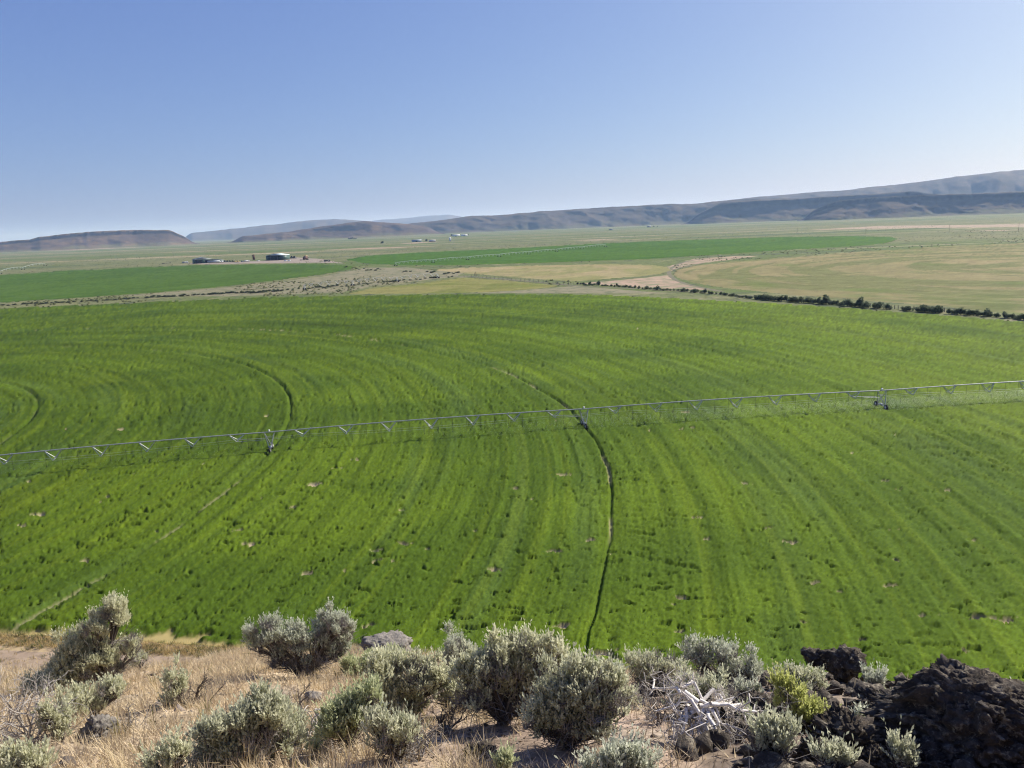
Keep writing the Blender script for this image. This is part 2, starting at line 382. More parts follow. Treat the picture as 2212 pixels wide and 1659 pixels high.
def alfalfa(x, y):
    r = np.hypot(x - PIVOT[0], y - PIVOT[1]); th = np.arctan2(y - PIVOT[1], x - PIVOT[0]); arc = th * 220
    d = np.hypot(x, y)
    wob = (fbm2(x / 9, y / 9, 3, 3) - .5) * .5
    # canopy: tufts, streaks along the wheel circles, broad swells
    tuft = fbm2(x / .36, y / .36, 11, 3, .7) - .5 + rng.normal(0, .06, x.shape)
    clump = fbm2(x / 1.7, y / 1.7, 21, 3) - .5
    streak = fbm2(r / 1.1, arc / 30, 31, 4) - .5
    band = np.sin((r + wob * 3) * 2 * np.pi / 6.2)
    swell = fbm2(x / 14, y / 14, 41, 3) - .5
    far = smooth(120, 420, d)
    z = .52 + tuft * .29 * (1 - .8 * far) + clump * .13 * (1 - .6 * far) + streak * .40 + band * .05 + swell * .28
    # pits where the plants are thin
    cl = smooth(.5, .72, fbm2(r / 16, arc / 30, 51, 2))
    pit = smooth(.735 - .08 * cl, .78 - .08 * cl, fbm2(x / 1.5, y / .62, 61, 3))
    z = lerp(z, .1, pit * .9)
    bare = np.zeros_like(x)
    for p, s in BARE:
        dx = (x - p[0]); dy = (y - p[1]); k = np.abs(dx) + np.abs(dy) < 9
        if k.any():
            e = np.hypot(dx[k] / 1.7, dy[k] / .8) + (vn2(x[k] * 1.6, y[k] * 1.6, 5) - .5) * 1.1
            bare[k] = np.maximum(bare[k], 1 - smooth(s * .6, s, e))
    z = lerp(z, .03, bare)
    col = lerp(GRN, MID, smooth(.3, .62, fbm2(x / 30, y / 22, 71, 4))[:, None])
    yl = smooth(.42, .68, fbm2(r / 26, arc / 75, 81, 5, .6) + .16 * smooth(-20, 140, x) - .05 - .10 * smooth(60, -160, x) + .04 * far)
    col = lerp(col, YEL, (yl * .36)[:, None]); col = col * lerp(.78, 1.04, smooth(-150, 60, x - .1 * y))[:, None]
    col = lerp(col, BLU, (smooth(.55, .75, fbm2(r / 5, arc / 60, 91, 4)) * .3)[:, None])
    ln = smooth(.58, .70, fbm2(r / 1.3, arc / 90, 101, 3))
    col = lerp(col, YEL * 1.05, (ln * .2)[:, None]); col = lerp(col, GRN * .8, (smooth(.57, .67, fbm2(r / 1.2 + 50, arc / 80, 107, 3)) * .42)[:, None])
    col = col * (0.76 + .48 * fbm2(x / .28, y / .28, 111, 2) + rng.normal(0, .09, x.shape))[:, None]
    col = col * (1 + (.5 * far + .12) * (fbm2(r / 4.5, arc / 70, 141, 4, .65) - .5) * 1.5)[:, None]
    col = lerp(col, SOIL * .9, bare[:, None])
    # wheel tracks
    for i, R in enumerate(TRACK_R):
        e = np.abs(r - (np.interp(th, T2_TH, T2_R) if i == 2 else R) + (vn2(arc / 3, x * 0, 7) - .5) * .3)
        amt = fbm2(arc / 9, x * 0 + i * 5.5, 121, 2)
        wd = (.115 if i != 1 else np.where(y < TOWERS[1][1] - 4, .07, .12)) + .0011 * np.clip(d - 95, 0, 220)
        k = 1 - smooth(wd, wd * 1.9, e - .1 * amt)
        dry = smooth(.6, .8, amt) * (.6 if i == 2 else .15)
        if i in (0, 3, 4): k = k * (.55 if i == 3 else .8)
        front = smooth(-4, -9, y - TOWERS[1][1]) * lerp(.05, .6, smooth(.5, .66, amt)) if i == 1 else 0
        z = lerp(z, .0, k * (.95 - .6 * (front > 0))); col = lerp(col, lerp(GRN * .9, SOIL, np.clip(dry * .8 + front * .5, 0, 1)[:, None]), (k * .8)[:, None])
    # thin straggling edge beside the road
    ed = np.full_like(x, 99.0)
    for a, b in zip(NEAR[:-1], NEAR[1:]):
        ab = b - a; t = np.clip(((x - a[0]) * ab[0] + (y - a[1]) * ab[1]) / (ab @ ab), 0, 1); ed = np.minimum(ed, np.hypot(x - a[0] - t * ab[0], y - a[1] - t * ab[1]))
    e2 = ed + (fbm2(x / 1.6, y / 1.0, 131, 3) - .5) * 5
    z = z * smooth(.2, 3.0, e2); col = lerp(np.array([.36, .29, .12]), col, smooth(.3, 1.6, e2)[:, None])
    return np.maximum(z, .02), col
NEAR = [G(*p)[:2] for p in ((900, 1450), (530, 1402), (250, 1384), (0, 1370), (-300, 1352))]

AF = [(-260, 678), (0, 664), (300, 652), (550, 641), (760, 637), (1000, 634), (1240, 634), (1400, 640), (1640, 652), (1850, 665), (2050, 680), (2212, 694), (2480, 716),
      (2700, 1570), (2212, 1600), (1500, 1560), (1000, 1500), (850, 1450), (530, 1402), (250, 1384), (0, 1370), (-300, 1352)]
crop('alfalfa_crop', [G(*p) for p in AF], .00165, .0015, alfalfa, 'wide green alfalfa crop ringed by wheel tracks under the irrigation line')

def ring_crop(cpx, cols, ringw, seed, h=.3, ringamt=.6, xs_=1.0, track=None):
    c = G(*cpx)
    cols = [np.array(k) for k in cols]
    def fun(x, y):
        r = np.hypot((x - c[0]), y - c[1]); arc = np.arctan2(y - c[1], x - c[0]) * 300
        z = h + (fbm2(r / 3, arc / 12, seed, 3) - .5) * h + (fbm2(x / 1.5, y / 4, seed + 4, 2) - .5) * h * .8
        col = lerp(cols[0], cols[1], smooth(.35, .65, fbm2(r / 60, arc / 200, seed + 10, 4))[:, None])
        ring = smooth(.44, .56, fbm2(r / ringw, arc / (ringw * 14), seed + 20, 4, .6))
        col = lerp(col, cols[2], (ring * ringamt)[:, None])
        col = lerp(col, cols[3], (smooth(.58, .72, fbm2(x / 40, y / 60, seed + 30, 4)) * .6)[:, None])
        col = col * (.66 + .68 * fbm2(x / 9, y / 5, seed + 40, 4, .7))[:, None]
        if track:
            for R in np.arange(track, 900, track):
                k = (1 - smooth(.8, 2.4, np.abs(r - R))) * smooth(.45, .6, fbm2(arc / 50, x * 0 + R, seed + 50, 2))
                col = lerp(col, GRN * .8, k[:, None] * .8); z = lerp(z, .03, k)
        return np.maximum(z, .02), col
    return fun

CG = [(.052, .098, .016), (.06, .11, .018), (.068, .12, .018), (.074, .125, .024)]
BF = [(-400, 605), (0, 594), (140, 584), (300, 577), (420, 572), (560, 570), (690, 570), (750, 573), (772, 577), (760, 582), (700, 593), (600, 606), (480, 620), (330, 633), (150, 645), (0, 655), (-300, 664)]
crop('green_crop', [G(*p) for p in BF], .0022, .00075, ring_crop((-67, 609), CG, 14, 300, .3, .6, track=62), 'deep green crop circle in front of the farm sheds')
CF = [(742, 561), (790, 552), (900, 545), (1100, 536), (1300, 525), (1500, 517), (1700, 511), (1850, 509), (1925, 511), (1945, 516), (1920, 525), (1850, 532), (1700, 540), (1560, 550), (1400, 560), (1200, 567), (1000, 573), (860, 573), (790, 570)]
crop('green_crop', [G(*p) for p in CF], .0022, .0005, ring_crop((1308, 531), [(.046, .105, .012), (.055, .12, .013), (.07, .138, .016), (.06, .12, .018)], 14, 400, .3, .5, track=58), 'bright green crop circle under the far irrigation line')
TAN = [(.21, .185, .085), (.245, .205, .1), (.14, .15, .055), (.115, .15, .04)]
DF = [(1452, 592), (1463, 582), (1500, 573), (1600, 562), (1750, 551), (1900, 540), (2050, 530), (2212, 524), (2500, 518), (2700, 560), (2600, 700), (2400, 690), (2212, 682), (2050, 664), (1850, 648), (1700, 637), (1560, 622), (1500, 612), (1465, 602)]
crop('stubble_crop', [G(*p) for p in DF], .002, .0007, ring_crop((2330, 572), TAN, 15, 500, .18, .85), 'large mown tan crop circle with greenish rings at the right')
EF = [(920, 583), (1000, 578), (1150, 573), (1300, 570), (1400, 571), (1442, 576), (1455, 583), (1430, 592), (1380, 598), (1300, 604), (1240, 609), (1130, 601), (1000, 591)]
crop('stubble_crop', [G(*p) for p in EF], .002, .0006, ring_crop((1110, 588), [(.3, .24, .13), (.27, .23, .11), (.2, .2, .075), (.34, .27, .15)], 12, 600, .15, .75), 'small straw coloured crop circle beside the brushy strip')
FF = [(740, 636), (800, 622), (900, 612), (1000, 599), (1100, 606), (1220, 618), (1150, 625), (1060, 632), (900, 635)]
crop('stubble_crop', [G(*p) for p in FF], .002, .0007, ring_crop((500, 700), [(.16, .17, .045), (.19, .185, .06), (.22, .2, .075), (.13, .155, .035)], 10, 700, .15, .6), 'mown yellow green crop wedge between brush rows')

def sheet(name, pts, mat, z, label, cat=None, k='structure'):
    """ragged-edged flat patch of ground, its outline refined and roughened"""
    P = [np.array(p[:2]) for p in pts]; out = []
    for i in range(len(P)):
        a, b_ = P[i], P[(i + 1) % len(P)]; n = 14
        for j in range(n):
            out.append(a + (b_ - a) * j / n)
    out = np.array(out); L = np.linalg.norm(np.roll(out, -1, 0) - out, axis=1).mean()
    out = out + rng.normal(0, L * .12, out.shape)
    bm = bmesh.new(); vs_ = [bm.verts.new((p[0], p[1], z)) for p in out]
    f = bm.faces.new(vs_); bmesh.ops.triangulate(bm, faces=[f]); bmesh.ops.recalc_face_normals(bm, faces=bm.faces)
    me = bpy.data.meshes.new(name); bm.to_mesh(me); bm.free(); me.materials.append(mat)
    if me.polygons[0].normal.z < 0: me.flip_normals()
    o = bpy.data.objects.new(name, me); COL.objects.link(o)
    return kind(o, k, label, cat)

def strip(name, pts, width, mat, z, label, wob=0.15):
    """a road or track along ground points"""
    P = np.array([p[:2] for p in pts]); tt = np.linspace(0, len(P) - 1, len(P) * 10)
    i0 = np.minimum(tt.astype(int), len(P) - 2); f = (tt - i0)[:, None]
    p0 = P[np.maximum(i0 - 1, 0)]; p1 = P[i0]; p2 = P[i0 + 1]; p3 = P[np.minimum(i0 + 2, len(P) - 1)]
    Q = .5 * ((2 * p1) + (p2 - p0) * f + (2 * p0 - 5 * p1 + 4 * p2 - p3) * f ** 2 + (3 * p1 - p0 - 3 * p2 + p3) * f ** 3)
    T = np.gradient(Q, axis=0); T /= np.linalg.norm(T, axis=1, keepdims=True) + 1e-9; Nn = np.c_[-T[:, 1], T[:, 0]]
    wl = width / 2 * (1 + rng.normal(0, wob, len(Q)))[:, None]; wr = width / 2 * (1 + rng.normal(0, wob, len(Q)))[:, None]
    V = np.concatenate([np.c_[Q + Nn * wl, np.full(len(Q), z)], np.c_[Q - Nn * wr, np.full(len(Q), z)]]); n = len(Q)
    i = np.arange(n - 1)
    o = mesh_from(name, V, np.stack([i, i + n, i + n + 1, i + 1], 1), mat)
    if o.data.polygons[0].normal.z < 0: o.data.flip_normals()
    return kind(o, 'structure', label)

sheet('bare_ground', [G(1440, 577), G(1500, 559), G(1590, 553), G(1640, 553), G(1560, 563), G(1490, 572), G(1462, 580), G(1448, 586)], MT['pink'], .02, 'pinkish bare soil wedge between the crop circles')
sheet('bare_ground', [G(1250, 612), G(1330, 606), G(1400, 599), G(1445, 593), G(1458, 605), G(1500, 617), G(1540, 627), G(1400, 622), G(1300, 616)], MT['pink'], .02, 'pinkish bare soil beside the hedge row')
sheet('bare_ground', [G(1020, 633), G(1130, 627), G(1240, 618), G(1330, 625), G(1450, 634), G(1300, 634), G(1150, 633)], MT['strip'], .02, 'thin pale soil strip along the alfalfa edge')
sheet('bare_ground', [G(250, 640), G(500, 620), G(700, 597), G(790, 578), G(880, 578), G(1000, 590), G(985, 598), G(800, 618), G(740, 632), G(500, 640)], MT['strip'], .008, 'brushy tan strip beside the green crop circle')
sheet('farmyard', [G(395, 568), G(470, 567.5), G(600, 562), G(640, 556), G(700, 560), G(745, 569), G(690, 567.5), G(560, 568.5), G(430, 571)], MT['yard'], .02, 'bare dirt farmyard around the two green sheds')
strip('track', [G(0, 592), G(140, 581), G(300, 574), G(400, 569), G(470, 567)], 6, MT['track'], .03, 'pale track leading to the farmyard')
strip('track', [G(690, 566), G(735, 556), G(800, 548), G(920, 541), G(1080, 533), G(1200, 527)], 6, MT['track'], .03, 'pale track around the far green circle')
strip('track', [G(1560, 551), G(1480, 566), G(1450, 580), G(1446, 592), G(1462, 606), G(1500, 618), G(1560, 630)], 3.4, MT['track'], .035, 'track curving round the large tan circle')
strip('track', [G(1300, 606), G(1400, 596), G(1450, 583), G(1520, 568)], 3, MT['track'], .04, 'short track between the two tan circles')
strip('track', [G(-300, 664), G(0, 658), G(300, 645), G(600, 621), G(760, 607), G(985, 597), G(1240, 617), G(1400, 625), G(1640, 640)], 4, MT['track'], .045, 'farm track following the brush row')
# pale fields and pools far out on the plain
for pts, c, lab in (([(1230, 520), (1290, 517), (1345, 516), (1290, 519.5)], 'pink', 'pale bare streak far out on the plain'), ([(860, 527), (900, 523), (950, 522), (900, 526)], 'pink', 'pale bare streak by the low barn'),
                    ([(1740, 497), (1900, 488), (2212, 484), (2300, 486), (2212, 490), (1900, 494)], 'pink', 'broad pale field below the right hand cliffs'), ([(2080, 500), (2150, 497), (2240, 496), (2150, 499)], 'pink', 'thin pale field on the right of the plain'),
                    ([(0, 541), (150, 538), (330, 533), (150, 541)], 'pink', 'pale streak below the mesa'), ([(690, 540), (800, 535), (960, 531), (800, 538)], 'pink', 'pale streak behind the farm')):
    sheet('bare_ground', [G(*p) for p in pts], MT[c], .02, lab)

# ------------------------------------------------------------------ hills
def hills(name, crest, foot, Dc, depth, style, label, seed, cols, gul=.5, nS=54, step=3.2, Df=None):
    """a range built where it stands: crest and foot follow lines of sight, Dc = distance to the crest (m)"""
    cx = np.array([p[0] for p in crest]); cy = np.array([p[1] for p in crest])
    px = np.arange(cx.min(), cx.max() + step, step)
    top = np.interp(px, cx, cy)
    top = top + (fbm2(px / 26, px * 0, seed, 4) - .5) * 2.2 + (fbm2(px / 5, px * 0, seed + 1, 2) - .5) * .6
    C = []; Fz = []
    for a, b_ in zip(px, top):
        d = ray(a, b_); h = math.hypot(d[0], d[1]); C.append([d[0] / h, d[1] / h, d[2] / h])
    C = np.array(C); zc = CAM_H + Dc * C[:, 2]
    zc = np.maximum(zc, 3.0) * np.clip(np.minimum(smooth(px[0] - 1, px[0] + 38, px), smooth(px[-1] + 1, px[-1] - 38, px)), .02, 1)
    Sv = np.concatenate([np.linspace(0, 1, nS), [1.15, 1.5, 2.4]])
    X = []; Y = []; Z = []; K = []
    width = depth * (0.75 + .5 * fbm2(px / 60, px * 0, seed + 3, 3)) * (.15 + .85 * np.clip(zc / np.percentile(zc, 80), 0, 1.1))
    lin = px / 2212 * 1.12 * Dc
    for s in Sv:
        D = Dc - width * (1 - min(s, 1)) + max(0, s - 1) * depth
        u = np.full_like(px, s)
        if s <= 1:
            gl = fbm2(lin / (Dc * .075) + s * .4, s * 1.0 + px * 0, seed + 5, 4, .5) - .5      # gullies run down the slope
            g2 = np.abs(fbm2(lin / (Dc * .04) + s * .8, s * 1.6 + px * 0, seed + 6, 4, .55) - .5) * 2
            if style == 'mesa':
                rim = .80 + .05 * (fbm2(px / 20, px * 0, seed + 8, 3) - .5)
                base = np.where(s < rim, (s / rim) ** 1.25 * .74, .74 + .23 * smooth(rim - .004, rim + .035, u) + .03 * s)
            else:
                base = np.sin(np.clip(s, 0, 1) * np.pi / 2) ** 1.15
            amp = np.sin(np.pi * min(s, 1)) ** .7 if s < 1 else 0
            h = base + amp * gul * (gl * .55 - g2 * .16)
            D = D + amp * gul * ((g2 - .4) * .22 - gl * .5) * width
            h = np.clip(h, 0, 1.02) * zc
        else:
            h = zc * (1 - .25 * (s - 1)); gl = px * 0
        X.append(C[:, 0] * D); Y.append(C[:, 1] * D); Z.append(h - 2.0 * (s == 0)); K.append(gl)
    X = np.array(X); Y = np.array(Y); Z = np.array(Z); K = np.array(K)
    ny, nx = X.shape; idx = np.arange(nx * ny).reshape(ny, nx)
    q = np.stack([idx[:-1, :-1], idx[:-1, 1:], idx[1:, 1:], idx[1:, :-1]], -1).reshape(-1, 4)
    rel = np.clip(Z / zc[None], 0, 1.1); S2 = np.repeat(Sv[:, None], nx, 1)
    cols = [np.array(c) for c in cols]        # foot grass, slope, cliff, top
    pat = fbm2(np.repeat(lin[None] / (Dc * .02), ny, 0), S2 * 5, seed + 9, 5, .6)
    col = lerp(cols[0], cols[1], smooth(.05, .3, rel + (pat - .5) * .4)[..., None])
    col = lerp(col, cols[3], (smooth(.45, .75, pat) * .5)[..., None])
    if style == 'mesa':
        cl = smooth(.72, .77, rel + (pat - .5) * .1) * (1 - smooth(.955, .985, rel))
        col = lerp(col, cols[2], (cl * .9)[..., None])
        col = lerp(col, cols[2], (smooth(.6, .7, fbm2(np.repeat(lin[None] / (Dc * .008), ny, 0), S2 * 2, seed + 12, 4)) * smooth(.25, .7, rel) * .4)[..., None])
        col = lerp(col, cols[3], (smooth(.965, .99, rel) * .9)[..., None])
    else:
        band = smooth(.6, .68, fbm2(np.repeat(lin[None] / (Dc * .05), ny, 0), rel * 7, seed + 14, 4))
        col = lerp(col, cols[2], (band * .3)[..., None])
    o = mesh_from(name, np.c_[X.ravel(), Y.ravel(), Z.ravel()], q, MT['hill'], None, col.reshape(-1, 3), True)
    if o.data.polygons[len(q) // 2].normal.z < 0: o.data.flip_normals()
    return kind(o, 'structure', label)

HT = [(.13, .12, .06), (.085, .062, .048), (.028, .025, .024), (.2, .135, .08)]
HG = [(.115, .11, .058), (.075, .06, .046), (.028, .026, .025), (.14, .105, .07)]
hills('mesa', [(-420, 545), (-150, 532), (0, 523), (64, 518), (80, 512.5), (141, 505.6), (200, 500.5), (261, 497.5), (362, 497), (374, 500), (395, 509), (414, 515.5), (430, 517)], None, 6800, 380, 'mesa', 'low brown flat topped mesa at the left end of the plain', 11, HT, .45)
hills('far_ridge', [(380, 510), (388, 504), (459, 499.5), (512, 493), (560, 488), (620, 481.5), (680, 476), (716, 474), (740, 474.5), (790, 478), (860, 484), (920, 492)], None, 15000, 2500, 'round', 'faint blue ridge beyond the mesa', 22, HG, .4)
hills('blue_peak', [(770, 480), (804, 476), (876, 471), (937, 465), (970, 464), (997, 468), (1060, 476), (1120, 484)], None, 22000, 3500, 'round', 'small blue far mountain behind the middle hills', 33, HG, .4)
hills('hill', [(490, 513), (523, 510), (570, 506), (630, 499.5), (690, 490), (741, 483), (790, 477.5), (847, 481), (887, 484), (920, 490), (960, 497)], None, 6600, 420, 'round', 'low rounded hill left of the middle of the plain', 44, HT, .8)
hills('long_hill', [(840, 494), (887, 483), (937, 478), (1009, 468), (1060, 465), (1110, 462), (1160, 457), (1225, 452.5), (1290, 448.5), (1351, 445.5), (1434, 442), (1472, 442.5), (1520, 438), (1554, 434), (1600, 430), (1680, 428), (1760, 428)], None, 7600, 620, 'round', 'long rolling brown hill across the middle', 55, HG, .85)
hills('back_ridge', [(1500, 441), (1568, 434), (1611, 427.5), (1671, 422), (1764, 415), (1842, 410), (1900, 403), (1956, 396), (2058, 383.5), (2066, 381), (2137, 374), (2212, 366), (2330, 357), (2520, 348), (2800, 345)], None, 9200, 1300, 'round', 'tall sloping back ridge rising at the right', 66, [(.12, .11, .07), (.09, .078, .062), (.045, .04, .036), (.18, .145, .105)], .5)
hills('mesa', [(1470, 478), (1485, 475), (1520, 457), (1545, 443), (1558, 437.5), (1600, 434), (1640, 432), (1721, 429), (1785, 425.5), (1952, 414), (1990, 417), (2060, 424)], None, 6500, 380, 'mesa', 'dark rimmed mesa left of the right hand cliff', 77, HG, .6)
hills('cliff_mesa', [(1722, 468), (1740, 462), (1774, 447), (1810, 434.5), (1877, 428.5), (1995, 421.5), (2100, 418), (2212, 413.5), (2400, 405), (2700, 396)], None, 5600, 340, 'mesa', 'dark cliff edged mesa at the right end of the plain', 88, HG, .7)

# leafy shoots standing out of the near part of the alfalfa
def alfalfa_shoots(n):
    poly = np.array([G(*p)[:2] for p in AF]); az = rng.uniform(-.72, .72, n * 2); dep = rng.uniform(math.atan(CAM_H / 190), math.atan(CAM_H / 63), n * 2)
    R = CAM_H / np.tan(dep); x = R * np.sin(az); y = R * np.cos(az); k = inside(poly, x, y); x = x[k][:n]; y = y[k][:n]
    z, col = alfalfa(x, y); ok = z > .3; x, y, z, col = x[ok], y[ok], z[ok], col[ok]; m = len(x)
    h = rng.uniform(.0, .07, m) * np.clip(np.hypot(x, y) / 110, .8, 1.3); wv = rng.uniform(.05, .11, m) * np.clip(np.hypot(x, y) / 90, .9, 1.8); th = rng.uniform(0, np.pi, m); ln = rng.normal(0, .12, (m, 2))
    sx = np.cos(th) * wv; sy = np.sin(th) * wv; z0 = z - .1
    V = np.stack([np.c_[x - sx, y - sy, z0 + h * .5], np.c_[x + sx, y + sy, z0 + h * .7], np.c_[x + ln[:, 0], y + ln[:, 1], z0 + h + .1]], 1).reshape(-1, 3)
    i = np.arange(m)[:, None] * 3
    c = np.repeat(col * rng.uniform(.95, 1.35, (m, 1)) * np.array([1.05, 1.03, 1.0]), 3, 0)
    kind(mesh_from('alfalfa_shoots', V, i + np.array([[0, 1, 2]]), MT['crop_leaf'], None, c), 'stuff', 'leafy green alfalfa shoots in the near part of the field', 'crop')
alfalfa_shoots(60000)

# ------------------------------------------------------------------ irrigation line
def lerp3(a, b, t): return a + (b - a) * t

def irrigator(name, label, cat, towers, tower_h, n_truss, n_drop, pipe_r, group=None, bow=1.0, mat=None, fine=True, drops_from=0):
    """pipe spans carried by wheeled A frame towers; parts: span > truss, drop_hose; tower > leg, wheel"""
    mat = mat or MT['galv']
    base = towers[len(towers) // 2].copy(); base[2] = 0
    t = thing(name, label, cat, tuple(base), 0, group)
    tops = [p - base + np.array([0, 0, tower_h]) for p in towers]
    # towers
    for i, p in enumerate(towers):
        q = p - base; a = tops[max(i - 1, 0)]; b_ = tops[min(i + 1, len(tops) - 1)]
        ax = (b_ - a); ax[2] = 0; ax /= np.linalg.norm(ax); pe = np.array([-ax[1], ax[0], 0])
        mbeam = MB(); wb = 1.9 if fine else 2.2
        for sgn in (1,):
            mbeam.seg(q + pe * wb + [0, 0, .75], q - pe * wb + [0, 0, .75], .11, .11, 6)
        mbeam.box(q + np.array([0, 0, .9]), (.45, .7, .4), math.atan2(ax[1], ax[0]))
        tw = mbeam.build('tower', MT['bluegrey'] if fine else mat, t)
        for sa in (-1, 1):
            for sp in (-1, 1):
                ml = MB(); ml.seg(q + pe * sp * wb * .8 + [0, 0, .75], tops[i] + ax * sa * (.95 if fine else .6) + [0, 0, -.1], .09 if fine else .12, .08 if fine else .12, 5); ml.build('leg', mat, tw)
        if fine:
            for h, k in ((.42, 1), (.7, 1)):
                for sp in (-1, 1):
                    mc = MB()
                    A = lerp3(q + pe * sp * wb * .8 + [0, 0, .75], tops[i] - ax * .95, h); B = lerp3(q + pe * sp * wb * .8 + [0, 0, .75], tops[i] + ax * .95, h)
                    mc.seg(A, B, .04, .04, 4); mc.build('cross_brace', mat, tw)
            mx = MB(); mx.box(tops[i] + [0, 0, .25], (.3, .3, .5), math.atan2(ax[1], ax[0])); mx.build('control_box', MT['white'], tw)
        for sp in (-1, 1):
            mw = MB(); mw.disc(q + pe * sp * wb + [0, 0, .62], ax, .62 if fine else .9, .36); wh = mw.build('wheel', MT['tyre'], tw)
            if fine:
                mr = MB(); mr.disc(q + pe * sp * wb + [0, 0, .62], ax, .27, .42, 10); mr.build('rim', MT['white'], tw)
    # spans
    for i in range(len(towers) - 1):
        A, B = tops[i], tops[i + 1]; n = 24; u = np.linspace(0, 1, n + 1)
        P = A[None] + (B - A)[None] * u[:, None]; P[:, 2] += bow * 4 * u * (1 - u) * .9
        ax = (B - A); L = np.linalg.norm(ax); ax = ax / L; pe = np.array([-ax[1], ax[0], 0])
        mp = MB(); mp.path(P, pipe_r, 7)
        for k in range(1, 9): mp.seg(P[k * 3 % n] - ax * .08, P[k * 3 % n] + ax * .08, pipe_r * 1.35, pipe_r * 1.35, 7)
        sp_ = mp.build('span', mat, t)
        f = lambda v: np.array([np.interp(v, u, P[:, j]) for j in range(3)])
        prev = None; rods = MB()
        for k in range(n_truss):
            v = (k + .75) / (n_truss + .5); c = f(v); dpt = (1.0 + .85 * math.sin(math.pi * v)) * (1 if fine else 1.4)
            w_ = .85; hl = 1.45 if fine else 2.0
            lo = [c - [0, 0, dpt] + pe * w_ * s for s in (-1, 1)]
            mtw = MB()
            for s in range(2):
                for e in (-1, 1): mtw.seg(f(v + e * hl / L) - [0, 0, pipe_r * .6], lo[s], .085 if fine else .1, .085 if fine else .1, 4)
            mtw.seg(lo[0], lo[1], .05 if fine else .1, .05 if fine else .1, 4)
            mtw.build('truss', MT['truss_steel'] if fine else mat, sp_)
            a0 = prev or [A - [0, 0, 1.3] + pe * s * .5 + ax * .8 for s in (-1, 1)]
            if fine:
                for s in range(2): rods.seg(a0[s], lo[s], .02, .02, 3)
            prev = lo
        if fine:
            for s in range(2):
                rods.seg(prev[s], B - [0, 0, 1.35] + pe * (s * 2 - 1) * .5 - ax * .9, .055, .055, 4)
            rods.build('truss_rod', mat, sp_)
        for k in range(n_drop):
            v = (k + .5) / n_drop; c = f(v); mdp = MB()
            e = np.array([c[0], c[1], 1.25]) + pe * .18
            mdp.path([c + [0, 0, pipe_r], c + pe * .18 + [0, 0, .12], e], .024, 4); mdp.seg(e, e - [0, 0, .16], .06, .09, 5)
            mdp.build('drop_hose', MT['hose'], sp_)
    return t, tops, base

piv, ptops, pbase = irrigator('irrigation_line', 'long galvanised irrigation line on wheeled towers crossing the green alfalfa', 'irrigation line',
                              [p.copy() for p in TOWERS], 3.95, 7, 22, .12, 'centre pivot irrigation lines', .35)
# falling water under the nozzles
dv = []; 
for i in range(4):
    A = ptops[i] + pbase; B = ptops[i + 1] + pbase; ax = (B - A) / np.linalg.norm(B - A); pe = np.array([-ax[1], ax[0], 0])
    dens = (1500, 1800, 26000, 30000)[i]
    for k in range(22):
        v = (k + .5) / 22; c = A + (B - A) * v; gust = .55 + .9 * random.random()
        n = int(dens / 22 * (.35 + .65 * (v if i in (0, 1, 2) else 1)) * gust)
        if i == 1 and v < .4: n = n // 3
        if i == 1: n = int(n * (1 + 5 * max(0, v - .5)))
        th = rng.uniform(0, 2 * np.pi, n); r = 5.2 * np.sqrt(rng.uniform(0, 1, n)); tt = r / 5.2
        z = 1.15 + .25 * tt - 1.05 * tt ** 2 * rng.uniform(.2, 1, n) + rng.normal(0, .1, n)
        dv.append(np.c_[c[0] + np.cos(th) * r + rng.normal(.5, .6, n) * pe[0], c[1] + np.sin(th) * r + rng.normal(.5, .6, n) * pe[1], np.maximum(z, .3)])
D = np.concatenate(dv); n = len(D)
a = rng.normal(size=(n, 3)); a /= np.linalg.norm(a, axis=1, keepdims=True); b_ = np.cross(a, rng.normal(size=(n, 3))); b_ /= np.linalg.norm(b_, axis=1, keepdims=True)
s = rng.uniform(.014, .033, n)[:, None]
V = np.stack([D + a * s, D - a * s * .5 + b_ * s * .8, D - a * s * .5 - b_ * s * .8], 1).reshape(-1, 3)
kind(mesh_from('water_spray', V, np.arange(n * 3).reshape(-1, 3), MT['drop']), 'stuff', 'white mist of droplets falling under the irrigation line', 'spray')

# the second line on the far circle, and two more far away
far = [G(855 + (1308 - 855) * k, 574.5 - (574.5 - 533.5) * k + 1.4 * math.sin(k * 3.14)) for k in (0, .178, .342, .493, .634, .767, .888, 1.0)]
irrigator('irrigation_line', 'pale irrigation line with arched spans on the far bright green circle', 'irrigation line', far, 4.0, 8, 12, .2, 'centre pivot irrigation lines', .9, MT['pale_steel'], False)
far = [G(-70, 600.5), G(0, 592), G(50, 582.5), G(98, 574)]
irrigator('irrigation_line', 'pale arched irrigation line at the left edge of the deep green circle', 'irrigation line', far, 4.2, 6, 0, .24, 'centre pivot irrigation lines', 2.6, MT['pale_steel'], False)
far = [G(658, 626), G(762, 617), G(858, 609), G(945, 601)]
irrigator('irrigation_line', 'idle irrigation line with dark wheels on the yellow green wedge', 'irrigation line', far, 3.9, 5, 0, .07, 'centre pivot irrigation lines', 1.2, MT['galv'], False)

